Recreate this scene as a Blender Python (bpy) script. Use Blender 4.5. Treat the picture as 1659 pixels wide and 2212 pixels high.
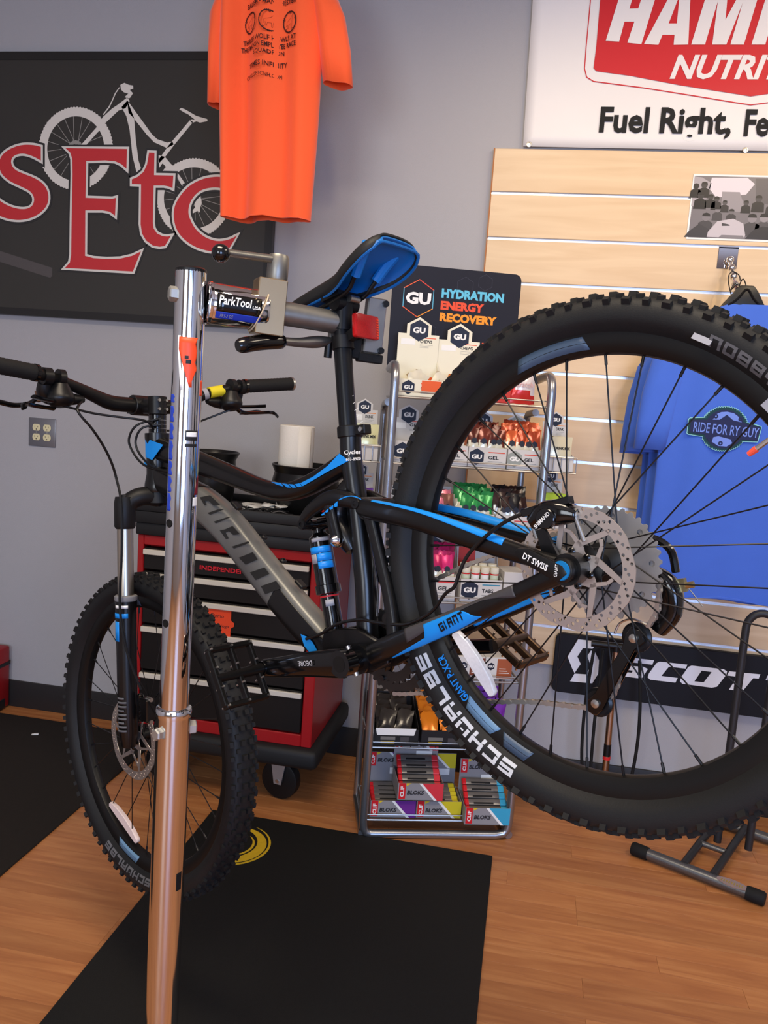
import bpy, bmesh, math, random
from mathutils import Vector as V, Matrix as M
random.seed(7)
PI = math.pi
for o in list(bpy.data.objects): bpy.data.objects.remove(o)
sc = bpy.context.scene
C = sc.collection

# ------------------------------------------------------------------ camera
def frame(o, x, y, z=None):
    """matrix with columns x, y, z (z = x cross y) at origin o"""
    x = V(x).normalized(); y = V(y).normalized(); z = V(z).normalized() if z is not None else x.cross(y).normalized()
    return M(((x.x, y.x, z.x, o[0]), (x.y, y.y, z.y, o[1]), (x.z, y.z, z.z, o[2]), (0, 0, 0, 1)))
pit, rol, yaw = math.radians(7.6446), math.radians(4.1528), math.radians(-9.8237)
f0 = V((math.sin(yaw), math.cos(yaw), 0)); r0 = V((math.cos(yaw), -math.sin(yaw), 0)); u0 = V((0, 0, 1))
fw = f0*math.cos(pit) - u0*math.sin(pit); u1 = u0*math.cos(pit) + f0*math.sin(pit)
rt = r0*math.cos(rol) + u1*math.sin(rol); up = u1*math.cos(rol) - r0*math.sin(rol)
cd = bpy.data.cameras.new('camera'); cam = bpy.data.objects.new('camera', cd); C.objects.link(cam)
cd.sensor_fit = 'VERTICAL'; cd.sensor_height = 24; cd.lens = 24*1772.3/2212; cd.clip_start = .02
cam.matrix_world = frame((0, 0, 1.40), rt, up, -fw)
sc.camera = cam

# ------------------------------------------------------------------ world, lights, exposure
wd = bpy.data.worlds.new('world'); sc.world = wd; wd.use_nodes = True
bg = wd.node_tree.nodes['Background']; bg.inputs[0].default_value = (.62, .74, 1, 1); bg.inputs[1].default_value = .6
def area(name, loc, target, sx, sy, power, col):
    ld = bpy.data.lights.new(name, 'AREA'); ld.shape = 'RECTANGLE'; ld.size = sx; ld.size_y = sy; ld.energy = power; ld.color = col
    o = bpy.data.objects.new(name, ld); C.objects.link(o); o.location = loc
    o.rotation_euler = (V(target)-V(loc)).to_track_quat('-Z', 'Y').to_euler(); return o
# shop-front windows behind the photographer
area('window_light_a', (-1.3, -2.85, 1.65), (-.9, 3, 1.3), 1.3, 1.5, 50, (.88, .93, 1))
area("window_light_b", (1.5, -2.85, 1.30), (1.0, 3, .7), 1.8, 1.6, 104, (.40, .58, 1))
# ceiling troffers and the warm spots aimed at the slat wall
area('ceiling_light_a', (-.5, .5, 2.99), (-.5, .5, 0), 1.2, .6, 44, (1, .84, .64))
area('ceiling_light_b', (1.6, 1.4, 2.99), (1.6, 1.4, 0), .6, 1.2, 26, (1, .86, .66))
def spot(name, loc, target, power, ang, col):
    ld = bpy.data.lights.new(name, 'SPOT'); ld.energy = power; ld.spot_size = math.radians(ang); ld.spot_blend = .9; ld.color = col; ld.shadow_soft_size = .06
    o = bpy.data.objects.new(name, ld); C.objects.link(o); o.location = loc
    o.rotation_euler = (V(target)-V(loc)).to_track_quat('-Z', 'Y').to_euler(); return o
spot('track_spot_a', (1.0, 1.3, 2.9), (.55, 3.05, 2.05), 44, 62, (1, .76, .46))
spot('track_spot_b', (-.2, 1.25, 2.9), (-.15, 3.05, 1.9), 30, 60, (1, .82, .58))
sc.view_settings.view_transform = 'Standard'; sc.view_settings.look = 'None'; sc.view_settings.gamma = 1
sc.view_settings.use_curve_mapping = False; sc.view_settings.exposure = 0.12

# ------------------------------------------------------------------ helpers
def lin(c):
    return tuple((v/255/12.92 if v/255 <= .04045 else ((v/255+.055)/1.055)**2.4) for v in c) + (1,)
MT = {}
def mat(name, rgb, rough=.5, metal=0, var=0, vscale=40, bump=0, bscale=200, coat=0, spec=.32, trans=0, sheen=0, objvar=0):
    """procedural principled material; rgb in sRGB 0-255"""
    if name in MT: return MT[name]
    m = bpy.data.materials.new(name); m.use_nodes = True; nt = m.node_tree; N = nt.nodes; L = nt.links
    b = N['Principled BSDF']; c = lin(rgb); b.inputs['Base Color'].default_value = c
    b.inputs['Roughness'].default_value = rough; b.inputs['Metallic'].default_value = metal
    b.inputs['Specular IOR Level'].default_value = spec; b.inputs['Coat Weight'].default_value = coat; b.inputs['Coat Roughness'].default_value = .08
    b.inputs['Transmission Weight'].default_value = trans; b.inputs['Sheen Weight'].default_value = sheen
    tc = N.new('ShaderNodeTexCoord')
    if var:
        n = N.new('ShaderNodeTexNoise'); n.inputs['Scale'].default_value = vscale; n.inputs['Detail'].default_value = 4; L.new(tc.outputs['Object'], n.inputs['Vector'])
        mx = N.new('ShaderNodeMix'); mx.data_type = 'RGBA'
        mx.inputs['A'].default_value = tuple(v*(1-var) for v in c[:3])+(1,); mx.inputs['B'].default_value = tuple(min(1, v*(1+var)) for v in c[:3])+(1,)
        L.new(n.outputs['Fac'], mx.inputs['Factor']); src = mx.outputs['Result']
        if objvar:
            oi = N.new('ShaderNodeObjectInfo'); mr = N.new('ShaderNodeMapRange'); mr.inputs['To Min'].default_value = 1-objvar; mr.inputs['To Max'].default_value = 1+objvar
            L.new(oi.outputs['Random'], mr.inputs['Value']); h = N.new('ShaderNodeHueSaturation'); L.new(mr.outputs[0], h.inputs['Value']); L.new(src, h.inputs['Color']); src = h.outputs[0]
        L.new(src, b.inputs['Base Color'])
    if bump:
        n = N.new('ShaderNodeTexNoise'); n.inputs['Scale'].default_value = bscale; n.inputs['Detail'].default_value = 3; L.new(tc.outputs['Object'], n.inputs['Vector'])
        bp_ = N.new('ShaderNodeBump'); bp_.inputs['Strength'].default_value = bump; bp_.inputs['Distance'].default_value = .002
        L.new(n.outputs['Fac'], bp_.inputs['Height']); L.new(bp_.outputs[0], b.inputs['Normal'])
    MT[name] = m; return m

def spline(pts, n=6, closed=False):
    """Catmull-Rom through points (tuples of any length)"""
    P = [tuple(p) for p in pts]; k = len(P); out = []
    rng = range(k) if closed else range(k-1)
    for i in rng:
        p0 = P[(i-1) % k] if closed or i > 0 else P[i]; p1 = P[i]; p2 = P[(i+1) % k]; p3 = P[(i+2) % k] if closed or i+2 < k else p2
        for j in range(n):
            t = j/n
            out.append(tuple(.5*(2*b+(-a+c)*t+(2*a-5*b+4*c-d)*t*t+(-a+3*b-3*c+d)*t**3) for a, b, c, d in zip(p0, p1, p2, p3)))
    if not closed: out.append(P[-1])
    return out

class MB:
    def __init__(s): s.v = []; s.f = []; s.m = []
    def add(s, vs, fs, m=0, T=None):
        k = len(s.v); s.v += [tuple(T @ V(p)) if T is not None else tuple(p) for p in vs]
        s.f += [tuple(i+k for i in f) for f in fs]; s.m += [m]*len(fs); return s
    def box(s, x0, x1, y0, y1, z0, z1, m=0, T=None):
        vs = [(x, y, z) for x in (x0, x1) for y in (y0, y1) for z in (z0, z1)]
        return s.add(vs, [(0, 1, 3, 2), (4, 6, 7, 5), (0, 4, 5, 1), (2, 3, 7, 6), (0, 2, 6, 4), (1, 5, 7, 3)], m, T)
    def loft(s, rings, m=0, caps=True, closed=False, T=None):
        n = len(rings[0]); vs = [p for r in rings for p in r]; k = len(rings)
        fs = [(i*n+j, i*n+(j+1) % n, ((i+1) % k)*n+(j+1) % n, ((i+1) % k)*n+j) for i in range(k if closed else k-1) for j in range(n)]
        if caps and not closed: fs += [tuple(range(n))[::-1], tuple((k-1)*n+j for j in range(n))]
        return s.add(vs, fs, m, T)
    def grid(s, rows, m=0, T=None):
        n = len(rows[0]); vs = [p for r in rows for p in r]
        return s.add(vs, [(i*n+j, i*n+j+1, (i+1)*n+j+1, (i+1)*n+j) for i in range(len(rows)-1) for j in range(n-1)], m, T)
    def tube(s, pts, r, n=10, m=0, caps=True, closed=False, T=None, sq=1.0):
        """round tube along a path; r number or list; sq flattens the second axis"""
        P = [V(p) for p in pts]; k = len(P); R_ = r if isinstance(r, (list, tuple)) else [r]*k
        tan = []
        for i in range(k):
            a = P[(i-1) % k] if closed or i > 0 else P[i]; b = P[(i+1) % k] if closed or i < k-1 else P[i]
            tan.append((b-a).normalized() if (b-a).length > 1e-9 else V((0, 0, 1)))
        t = tan[0]; u = t.cross(V((0, 0, 1)));  u = u if u.length > .05 else t.cross(V((0, 1, 0))); u.normalize(); rings = []
        for i in range(k):
            if i: u = (tan[i-1].rotation_difference(tan[i])) @ u; u = (u-tan[i]*u.dot(tan[i])).normalized()
            w = tan[i].cross(u)
            rings.append([P[i]+(u*math.cos(2*PI*j/n)+w*sq*math.sin(2*PI*j/n))*R_[i] for j in range(n)])
        return s.loft(rings, m, caps, closed, T)
    def cyl(s, a, b, r0, r1=None, n=16, m=0, T=None, caps=True):
        return s.tube([a, b], [r0, r0 if r1 is None else r1], n, m, caps, T=T)
    def lathe(s, prof, n=24, m=0, T=None, closed=False, caps=True):
        """prof = [(radius, height)] about local z"""
        return s.loft([[(r*math.cos(2*PI*j/n), r*math.sin(2*PI*j/n), h) for j in range(n)] for r, h in prof], m, caps, closed, T)
    def sphere(s, c, r, n=16, m=0, sx=1, sy=1, sz=1):
        rings = []
        for i in range(1, n//2):
            a = PI*i/(n//2); rings.append([(c[0]+sx*r*math.sin(a)*math.cos(2*PI*j/n), c[1]+sy*r*math.sin(a)*math.sin(2*PI*j/n), c[2]-sz*r*math.cos(a)) for j in range(n)])
        return s.loft(rings, m, True)
    def prism(s, poly, z0, z1, m=0, T=None, side=None):
        n = len(poly); vs = [(p[0], p[1], z0) for p in poly]+[(p[0], p[1], z1) for p in poly]
        A = sum(poly[i][0]*poly[(i+1) % n][1]-poly[(i+1) % n][0]*poly[i][1] for i in range(n))
        fs = [tuple(range(n))[::-1], tuple(range(n, 2*n))]+[(i, (i+1) % n, n+(i+1) % n, n+i) for i in range(n)]
        if A < 0: fs = [f[::-1] for f in fs]
        return s.add(vs, fs, m, T)
    def mesh(s, name='mesh', bev=None, smooth=35):
        me = bpy.data.meshes.new(name); me.from_pydata([tuple(p) for p in s.v], [], s.f)
        for p, i in zip(me.polygons, s.m): p.material_index = i
        bm = bmesh.new(); bm.from_mesh(me); bmesh.ops.recalc_face_normals(bm, faces=bm.faces)
        if bev:
            es = [e for e in bm.edges if len(e.link_faces) == 2 and e.calc_face_angle(0) > math.radians(40)]
            bmesh.ops.bevel(bm, geom=es, offset=bev[0], segments=bev[1], affect='EDGES', profile=.5, clamp_overlap=True)
        bm.to_mesh(me); bm.free()
        if smooth:
            for p in me.polygons: p.use_smooth = True
            me.set_sharp_from_angle(angle=math.radians(smooth))
        return me
    def build(s, name, mats, parent=None, T=None, bev=None, smooth=35):
        return obj(name, s.mesh(name, bev, smooth), mats, parent, T)
def obj(name, me, mats=None, parent=None, T=None):
    if mats is not None and not me.materials:
        for m in (mats if isinstance(mats, (list, tuple)) else [mats]): me.materials.append(m)
    o = bpy.data.objects.new(name, me); C.objects.link(o)
    if parent is not None: o.parent = parent
    if T is not None: o.matrix_local = T
    return o
def tag(o, label, cat=None, group=None, kind=None):
    if label: o['label'] = label
    if cat: o['category'] = cat
    if group: o['group'] = group
    if kind: o['kind'] = kind
    return o
def thing(name, label, cat, T=None, group=None):
    o = bpy.data.objects.new(name, None); C.objects.link(o); o.empty_display_size = .05
    if T is not None: o.matrix_world = T
    return tag(o, label, cat, group)
def struct(name, mb, mats, **k):
    return tag(mb.build(name, mats, **k), None, kind='structure')
def Tr(x, y, z): return M.Translation((x, y, z))
def Rz(a): return M.Rotation(a, 4, 'Z')
def Ry(a): return M.Rotation(a, 4, 'Y')
def Rx(a): return M.Rotation(a, 4, 'X')
def curve2d(polys, depth, res=1):
    """filled flat shape with holes (polys: list of closed outlines), as mesh in xy, z 0..depth"""
    cu = bpy.data.curves.new('c', 'CURVE'); cu.dimensions = '2D'; cu.fill_mode = 'BOTH'; cu.extrude = depth/2
    for p in polys:
        sp = cu.splines.new('POLY'); sp.points.add(len(p)-1); sp.use_cyclic_u = True
        for q, c in zip(sp.points, p): q.co = (c[0], c[1], 0, 1)
    o = bpy.data.objects.new('c', cu); me = bpy.data.meshes.new_from_object(o); bpy.data.objects.remove(o); bpy.data.curves.remove(cu)
    me.transform(Tr(0, 0, depth/2)); me.materials.clear(); return me
TXC = {}
def text(body, w, h, bold=0.0, shear=0, depth=.0006, res=2, space=1.0):
    """lettering scaled to exactly w x h, lower left corner at origin, in xy"""
    key = (body, round(w, 5), round(h, 5), bold, shear, depth)
    if key in TXC: return TXC[key].copy()
    cu = bpy.data.curves.new('t', 'FONT'); cu.body = body; cu.size = 1; cu.extrude = .01; cu.offset = bold; cu.shear = shear; cu.resolution_u = res; cu.space_character = space
    o = bpy.data.objects.new('t', cu); me = bpy.data.meshes.new_from_object(o); bpy.data.objects.remove(o); bpy.data.curves.remove(cu)
    if len(me.vertices):
        xs = [v.co.x for v in me.vertices]; ys = [v.co.y for v in me.vertices]; x0, y0 = min(xs), min(ys); sx = w/max(1e-6, max(xs)-x0); sy = h/max(1e-6, max(ys)-y0)
        for v in me.vertices: v.co = ((v.co.x-x0)*sx, (v.co.y-y0)*sy, (v.co.z+.01)/.02*depth)
    me.materials.clear(); TXC[key] = me; return me.copy()
BL = {'S': 'tamdb', 'C': 'tlLb', 'H': 'lLrRm', 'W': 'lLrRcb', 'A': 'tlLrRm', 'L': 'lLb', 'B': 'tlLrRmb', 'E': 'tlLmb', 'N': 'tlLrR', 'O': 'tlLrRb', 'Y': 'lrmC', 'I': 'v', 'G': 'tlLbRh', 'T': 'tv', 'S2': ''}
def block_text(word, w, h, gap=.22, s=.24, depth=.0004, sub=4):
    """square technical lettering made of bars, scaled to w x h, lower left at origin"""
    bars = dict(t=(0, 1, 1-s, 1), b=(0, 1, 0, s), m=(0, 1, .5-s/2, .5+s/2), l=(0, s, .5, 1), L=(0, s, 0, .5), r=(1-s, 1, .5, 1), R=(1-s, 1, 0, .5), v=(.5-s/2, .5+s/2, 0, 1), c=(.5-s/2, .5+s/2, 0, .8), C=(.5-s/2, .5+s/2, 0, .5), h=(.5, 1, .5-s/2, .5+s/2), a=(0, s, .5, 1), d=(1-s, 1, 0, .5))
    n = len(word); cw = 1.0; tot = sum((.45 if c_ in 'I ' else 1)+gap for c_ in word)-gap; b = MB(); x = 0
    for c_ in word:
        k = .45 if c_ in 'I ' else 1
        for q in BL.get(c_, ''):
            x0, x1, y0, y1 = bars[q]
            if c_ == 'I': x0, x1 = 0, s/k*.8
            for i in range(sub):
                xa, xb = x0+(x1-x0)*i/sub, x0+(x1-x0)*(i+1)/sub
                b.box((x+xa*k)/tot*w, (x+xb*k)/tot*w, y0*h, y1*h, 0, depth)
        x += k+gap
    return b.mesh('lettering', smooth=0)
def rrect(x0, x1, y0, y1, r, n=5):
    out = []
    for cx, cy, a in ((x1-r, y1-r, 0), (x0+r, y1-r, 90), (x0+r, y0+r, 180), (x1-r, y0+r, 270)):
        out += [(cx+r*math.cos(math.radians(a+90*i/n)), cy+r*math.sin(math.radians(a+90*i/n))) for i in range(n+1)]
    return out
def join(meshes):
    bm = bmesh.new()
    for m_ in meshes: bm.from_mesh(m_)
    out = bpy.data.meshes.new('joined'); bm.to_mesh(out); bm.free(); return out
def circ(cx, cy, r, n=24, a0=0): return [(cx+r*math.cos(2*PI*i/n+a0), cy+r*math.sin(2*PI*i/n+a0)) for i in range(n)]
def offset_poly(p, d):
    """grow a closed polygon outwards by d"""
    n = len(p); A = sum(p[i][0]*p[(i+1) % n][1]-p[(i+1) % n][0]*p[i][1] for i in range(n)); s = 1 if A > 0 else -1; out = []
    for i in range(n):
        a = V(p[i-1]).to_2d(); b = V(p[i]).to_2d(); c = V(p[(i+1) % n]).to_2d(); e1 = (b-a); e2 = (c-b)
        if e1.length < 1e-9 or e2.length < 1e-9: out.append(tuple(b)); continue
        e1.normalize(); e2.normalize(); n1 = V((e1.y, -e1.x)).to_2d()*s; n2 = V((e2.y, -e2.x)).to_2d()*s; nn = n1+n2
        if nn.length < .2: nn = n1
        nn.normalize(); k = min(2.2, 1/max(.3, nn.dot(n1))); out.append(tuple(b+nn*d*k))
    return out
# upright surfaces facing the viewer: local x -> world x, local y -> world z, local z -> towards -y
def wallT(x, y, z): return frame((x, y, z), (1, 0, 0), (0, 0, 1))

# ------------------------------------------------------------------ shared materials
black = mat('black_plastic', (13, 13, 14), .40, spec=.35)
rubber = mat('black_rubber', (18, 18, 18), .75, var=.25, vscale=60, bump=.15, bscale=300)
chrome = mat('chrome', (222, 222, 224), .07, 1)
steel = mat('brushed_steel', (176, 174, 170), .3, 1, var=.12, vscale=30)
zinc = mat('zinc_bolt', (190, 190, 186), .35, 1)
white = mat('white_print', (238, 238, 234), .5)
blue = mat('cyan_blue_paint', (22, 136, 222), .35)
redm = mat('red_print', (206, 38, 42), .45)
dark = mat('dark_print', (28, 28, 30), .5)
cream = mat('cream_card', (232, 228, 206), .55, var=.03, vscale=15)

# ------------------------------------------------------------------ room shell
def wallmat():
    m = mat('grey_wall_paint', (172, 170, 171), .55, bump=.25, bscale=380); return m
wm = wallmat()
def floormat():
    m = bpy.data.materials.new('oak_laminate'); m.use_nodes = True; nt = m.node_tree; N = nt.nodes; L = nt.links; b = N['Principled BSDF']
    tc = N.new('ShaderNodeTexCoord'); oi = N.new('ShaderNodeObjectInfo'); mp = N.new('ShaderNodeMapping'); mp.inputs['Scale'].default_value = (1.3, 14, 1)
    cb = N.new('ShaderNodeVectorMath'); cb.operation = 'SCALE'; cb.inputs[0].default_value = (31, 17, 5); L.new(oi.outputs['Random'], cb.inputs['Scale'])
    ad = N.new('ShaderNodeVectorMath'); ad.operation = 'ADD'; L.new(tc.outputs['Object'], ad.inputs[0]); L.new(cb.outputs[0], ad.inputs[1]); L.new(ad.outputs[0], mp.inputs['Vector'])
    n = N.new('ShaderNodeTexNoise'); n.inputs['Scale'].default_value = 1.7; n.inputs['Detail'].default_value = 8; n.inputs['Roughness'].default_value = .6; n.inputs['Distortion'].default_value = 1.2; L.new(mp.outputs[0], n.inputs['Vector'])
    cr = N.new('ShaderNodeValToRGB'); e = cr.color_ramp.elements
    e[0].position = .28; e[0].color = lin((160, 98, 56)); e[1].position = .72; e[1].color = lin((200, 138, 84))
    q = cr.color_ramp.elements.new(.5); q.color = lin((180, 117, 68)); L.new(n.outputs['Fac'], cr.inputs[0])
    mr = N.new('ShaderNodeMapRange'); mr.inputs['To Min'].default_value = .88; mr.inputs['To Max'].default_value = 1.08; L.new(oi.outputs['Random'], mr.inputs['Value'])
    h = N.new('ShaderNodeHueSaturation'); L.new(mr.outputs[0], h.inputs['Value']); L.new(cr.outputs[0], h.inputs['Color']); L.new(h.outputs[0], b.inputs['Base Color'])
    b.inputs['Roughness'].default_value = .42; return m
wood = floormat()
fl = struct('floor', MB().box(-3, 2.9, -3, 3.06, -.06, -.004), mat('floor_joint', (130, 84, 52), .7))
PW = .072; shapes = {}
def plank(x0, x1, y0):
    w = round(x1-x0, 3)
    if w not in shapes:
        b = MB().box(0, w-.0004, 0, PW-.0004, -.004, 0); shapes[w] = b.mesh('plank', bev=(.0003, 1)); shapes[w].materials.append(wood)
    o = obj('plank', shapes[w], None, fl); o.location = (x0, y0, 0)
rnd = random.Random(3)
y = 3.05
while y > .95:
    y -= PW; x = -2.95+rnd.choice((-.8, -.6, -.4, -.2, 0)); 
    while x < 2.6:
        L_ = rnd.choice((.8, 1.0, 1.2)); x0 = max(x, -2.6); x1 = min(x+L_, 1.6)
        if x1-x0 > .05 and x0 < 1.6: plank(x0, x1, y)
        x += L_
tag(MB().box(-3, 2.9, -3, y, -.004, 0).build('plank_field', wood, fl), None, kind='stuff')
struct('wall_back', MB().box(-3, 2.9, 3.05, 3.15, 0, 3.1), wm)
struct('wall_left', MB().box(-3.1, -3, -3, 3.15, 0, 3.1), wm)
struct('wall_right', MB().box(2.9, 3.0, -3, 3.15, 0, 3.1), wm)
fwl = MB().box(-3, -2.1, -3.1, -3, 0, 3.1).box(-.5, .2, -3.1, -3, 0, 3.1).box(2.2, 2.9, -3.1, -3, 0, 3.1)
for a, b in ((-2.1, -.5), (.2, 2.2)): fwl.box(a, b, -3.1, -3, 0, .6).box(a, b, -3.1, -3, 2.5, 3.1)
struct('wall_front', fwl, wm)
struct('ceiling', MB().box(-3.1, 3.0, -3.1, 3.15, 3.02, 3.12), mat('ceiling_tile', (214, 208, 198), .9, bump=.3, bscale=90))
struct('baseboard_back', MB().box(-3, 2.9, 3.038, 3.05, 0, .115), mat('vinyl_baseboard', (42, 40, 40), .5), bev=(.003, 2))

# ------------------------------------------------------------------ framed sign with red letters and white bicycle
pan = mat('charcoal_sign', (58, 56, 52), .33, var=.05, vscale=6)
pw_ = mat('offwhite_vinyl', (222, 216, 204), .45); pr_ = mat('red_vinyl', (199, 52, 56), .45); pk_ = mat('charcoal_outline', (50, 49, 48), .4); pg_ = mat('grey_vinyl', (150, 146, 138), .5)
PY = 3.02
sign = thing('wall_sign', 'charcoal sign with red serif letters over a white bicycle silhouette', 'sign', Tr(-1.8, 3.05, 1.635))
def on_sign(name, me, m, z): o = obj(name, me, m); o.parent = sign; o.matrix_world = wallT(0, PY-z, 0); return o
o = MB().box(-2.62, -1.018, PY, 3.05, 1.636, 2.622).build('panel', pan, bev=(.002, 1)); o.parent = sign; o.matrix_parent_inverse = sign.matrix_world.inverted()
bz = mat('sign_border', (40, 39, 38), .35)
for a in ((-2.62, -1.018, 2.592, 2.622), (-2.62, -1.018, 1.636, 1.664), (-1.046, -1.018, 1.664, 2.592), (-2.62, -2.592, 1.664, 2.592)):
    o = MB().box(a[0], a[1], PY-.002, PY+.002, a[2], a[3]).build('border_strip', bz); o.parent = sign; o.matrix_parent_inverse = sign.matrix_world.inverted()
on_sign('diagonal_stripe', curve2d([[(-2.2554,1.9079),(-2.137,1.8804),(-1.9094,1.8248),(-1.9088,1.7935),(-1.9183,1.7866),(-2.1366,1.8386),(-2.2552,1.8648)]], .0004), mat('stripe_grey', (84, 79, 77), .4), 0)  # flat lighter grey stripe running diagonally across the panel
def ell(cx, cy, rx, ry, n=72, tooth=0): return [(cx+(rx+(tooth if i % 2 else 0))*math.cos(2*PI*i/n), cy+(ry+(tooth if i % 2 else 0))*math.sin(2*PI*i/n)) for i in range(n)]
# bicycle silhouette: wheels as toothed rings, then tubes
fc = [(-1.8203,2.2722),(-1.6681,2.275),(-1.8238,2.422),(-1.7013,2.2744),(-1.8231,2.3902)]; rc = [(-1.3333,2.1039),(-1.1878,2.108),(-1.3394,2.2451),(-1.2141,2.1073),(-1.3381,2.2146)]
for c in (fc, rc):
    cx, cy = c[0]; rx, ry = c[1][0]-cx, c[2][1]-cy; ix, iy = c[3][0]-cx, c[4][1]-cy
    on_sign('tyre_print', curve2d([ell(cx, cy, rx, ry, 150, .0035), ell(cx, cy, ix, iy, 72)], .0004), pw_, 0)
    on_sign('hub_print', curve2d([ell(cx, cy, rx*.2, ry*.2, 36, .002), ell(cx, cy, rx*.12, ry*.12, 24)], .0004), pg_, 0)
    for k in range(20):
        a = 2*PI*k/20+.1; d = .35 if k % 2 else -.35
        p = V((cx+rx*.1*math.cos(a+d), cy+ry*.1*math.sin(a+d))); q = V((cx+ix*math.cos(a), cy+iy*math.sin(a))); n_ = (q-p).orthogonal().normalized()*.0011
        on_sign('spoke_print', curve2d([[tuple(p-n_), tuple(q-n_), tuple(q+n_), tuple(p+n_)]], .0002), pg_, 0)
for part, poly in (
    ('fork_print', [(-1.6127,2.4596),(-1.6546,2.4308),(-1.6743,2.4189),(-1.7108,2.3882),(-1.7292,2.3575),(-1.7977,2.2863),(-1.7758,2.2867),(-1.7192,2.3441),(-1.6968,2.3698),(-1.6469,2.4125),(-1.6186,2.4211),(-1.6028,2.4472)]),
    ('stem_print', [(-1.6426,2.5044),(-1.6263,2.5115),(-1.6085,2.5046),(-1.5914,2.5022),(-1.5892,2.4922),(-1.6032,2.4863),(-1.5905,2.4744),(-1.6023,2.458),(-1.6126,2.4563),(-1.6232,2.4612),(-1.6094,2.473),(-1.6275,2.4778),(-1.6397,2.4878)]),
    ('top_tube_print', [(-1.6134,2.4504),(-1.5853,2.4181),(-1.5089,2.3292),(-1.4871,2.3123),(-1.4467,2.3008),(-1.4258,2.305),(-1.4207,2.2942),(-1.446,2.2811),(-1.4994,2.3012),(-1.5287,2.3268),(-1.5842,2.3855),(-1.6062,2.4054)]),
    ('down_tube_print', [(-1.6354,2.4252),(-1.6124,2.4488),(-1.5828,2.3864),(-1.5736,2.3092),(-1.5595,2.2334),(-1.546,2.1989),(-1.5657,2.1899),(-1.5849,2.2498),(-1.5994,2.3425),(-1.6144,2.3927)]),
    ('seat_tube_print', [(-1.3588,2.3825),(-1.3474,2.3752),(-1.4174,2.2942),(-1.455,2.2474),(-1.4768,2.2258),(-1.4828,2.2341),(-1.4389,2.293)]),
    ('saddle_print', [(-1.4034,2.4192),(-1.3958,2.4247),(-1.3793,2.4191),(-1.3345,2.3968),(-1.2917,2.3866),(-1.2904,2.3792),(-1.3196,2.3735),(-1.3336,2.3778),(-1.3509,2.3722),(-1.3596,2.3808),(-1.3524,2.3851),(-1.3385,2.3827),(-1.367,2.4018),(-1.3859,2.4099)]),
    ('rear_link_print', [(-1.4798,2.2553),(-1.4541,2.2499),(-1.4199,2.2161),(-1.3706,2.1573),(-1.3834,2.1494),(-1.4116,2.1952),(-1.438,2.1971),(-1.4616,2.1983),(-1.448,2.2138),(-1.4626,2.2261),(-1.4752,2.2098)]),
    ('brake_hose_print', [(-1.6471,2.496),(-1.6631,2.4759),(-1.6766,2.4466),(-1.6879,2.4255),(-1.7111,2.3979),(-1.7072,2.3958),(-1.684,2.423),(-1.6732,2.4441),(-1.6597,2.4734),(-1.6442,2.4944)]),
    ('cassette_print', [(-1.3103,2.113),(-1.3022,2.1012),(-1.3002,2.0861),(-1.3051,2.0708),(-1.306,2.0526),(-1.3163,2.0584),(-1.3391,2.0455),(-1.338,2.0577),(-1.3251,2.0702),(-1.3309,2.0882),(-1.3233,2.1036)])):
    on_sign(part, curve2d([poly], .0004), pw_, .0002)
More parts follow.
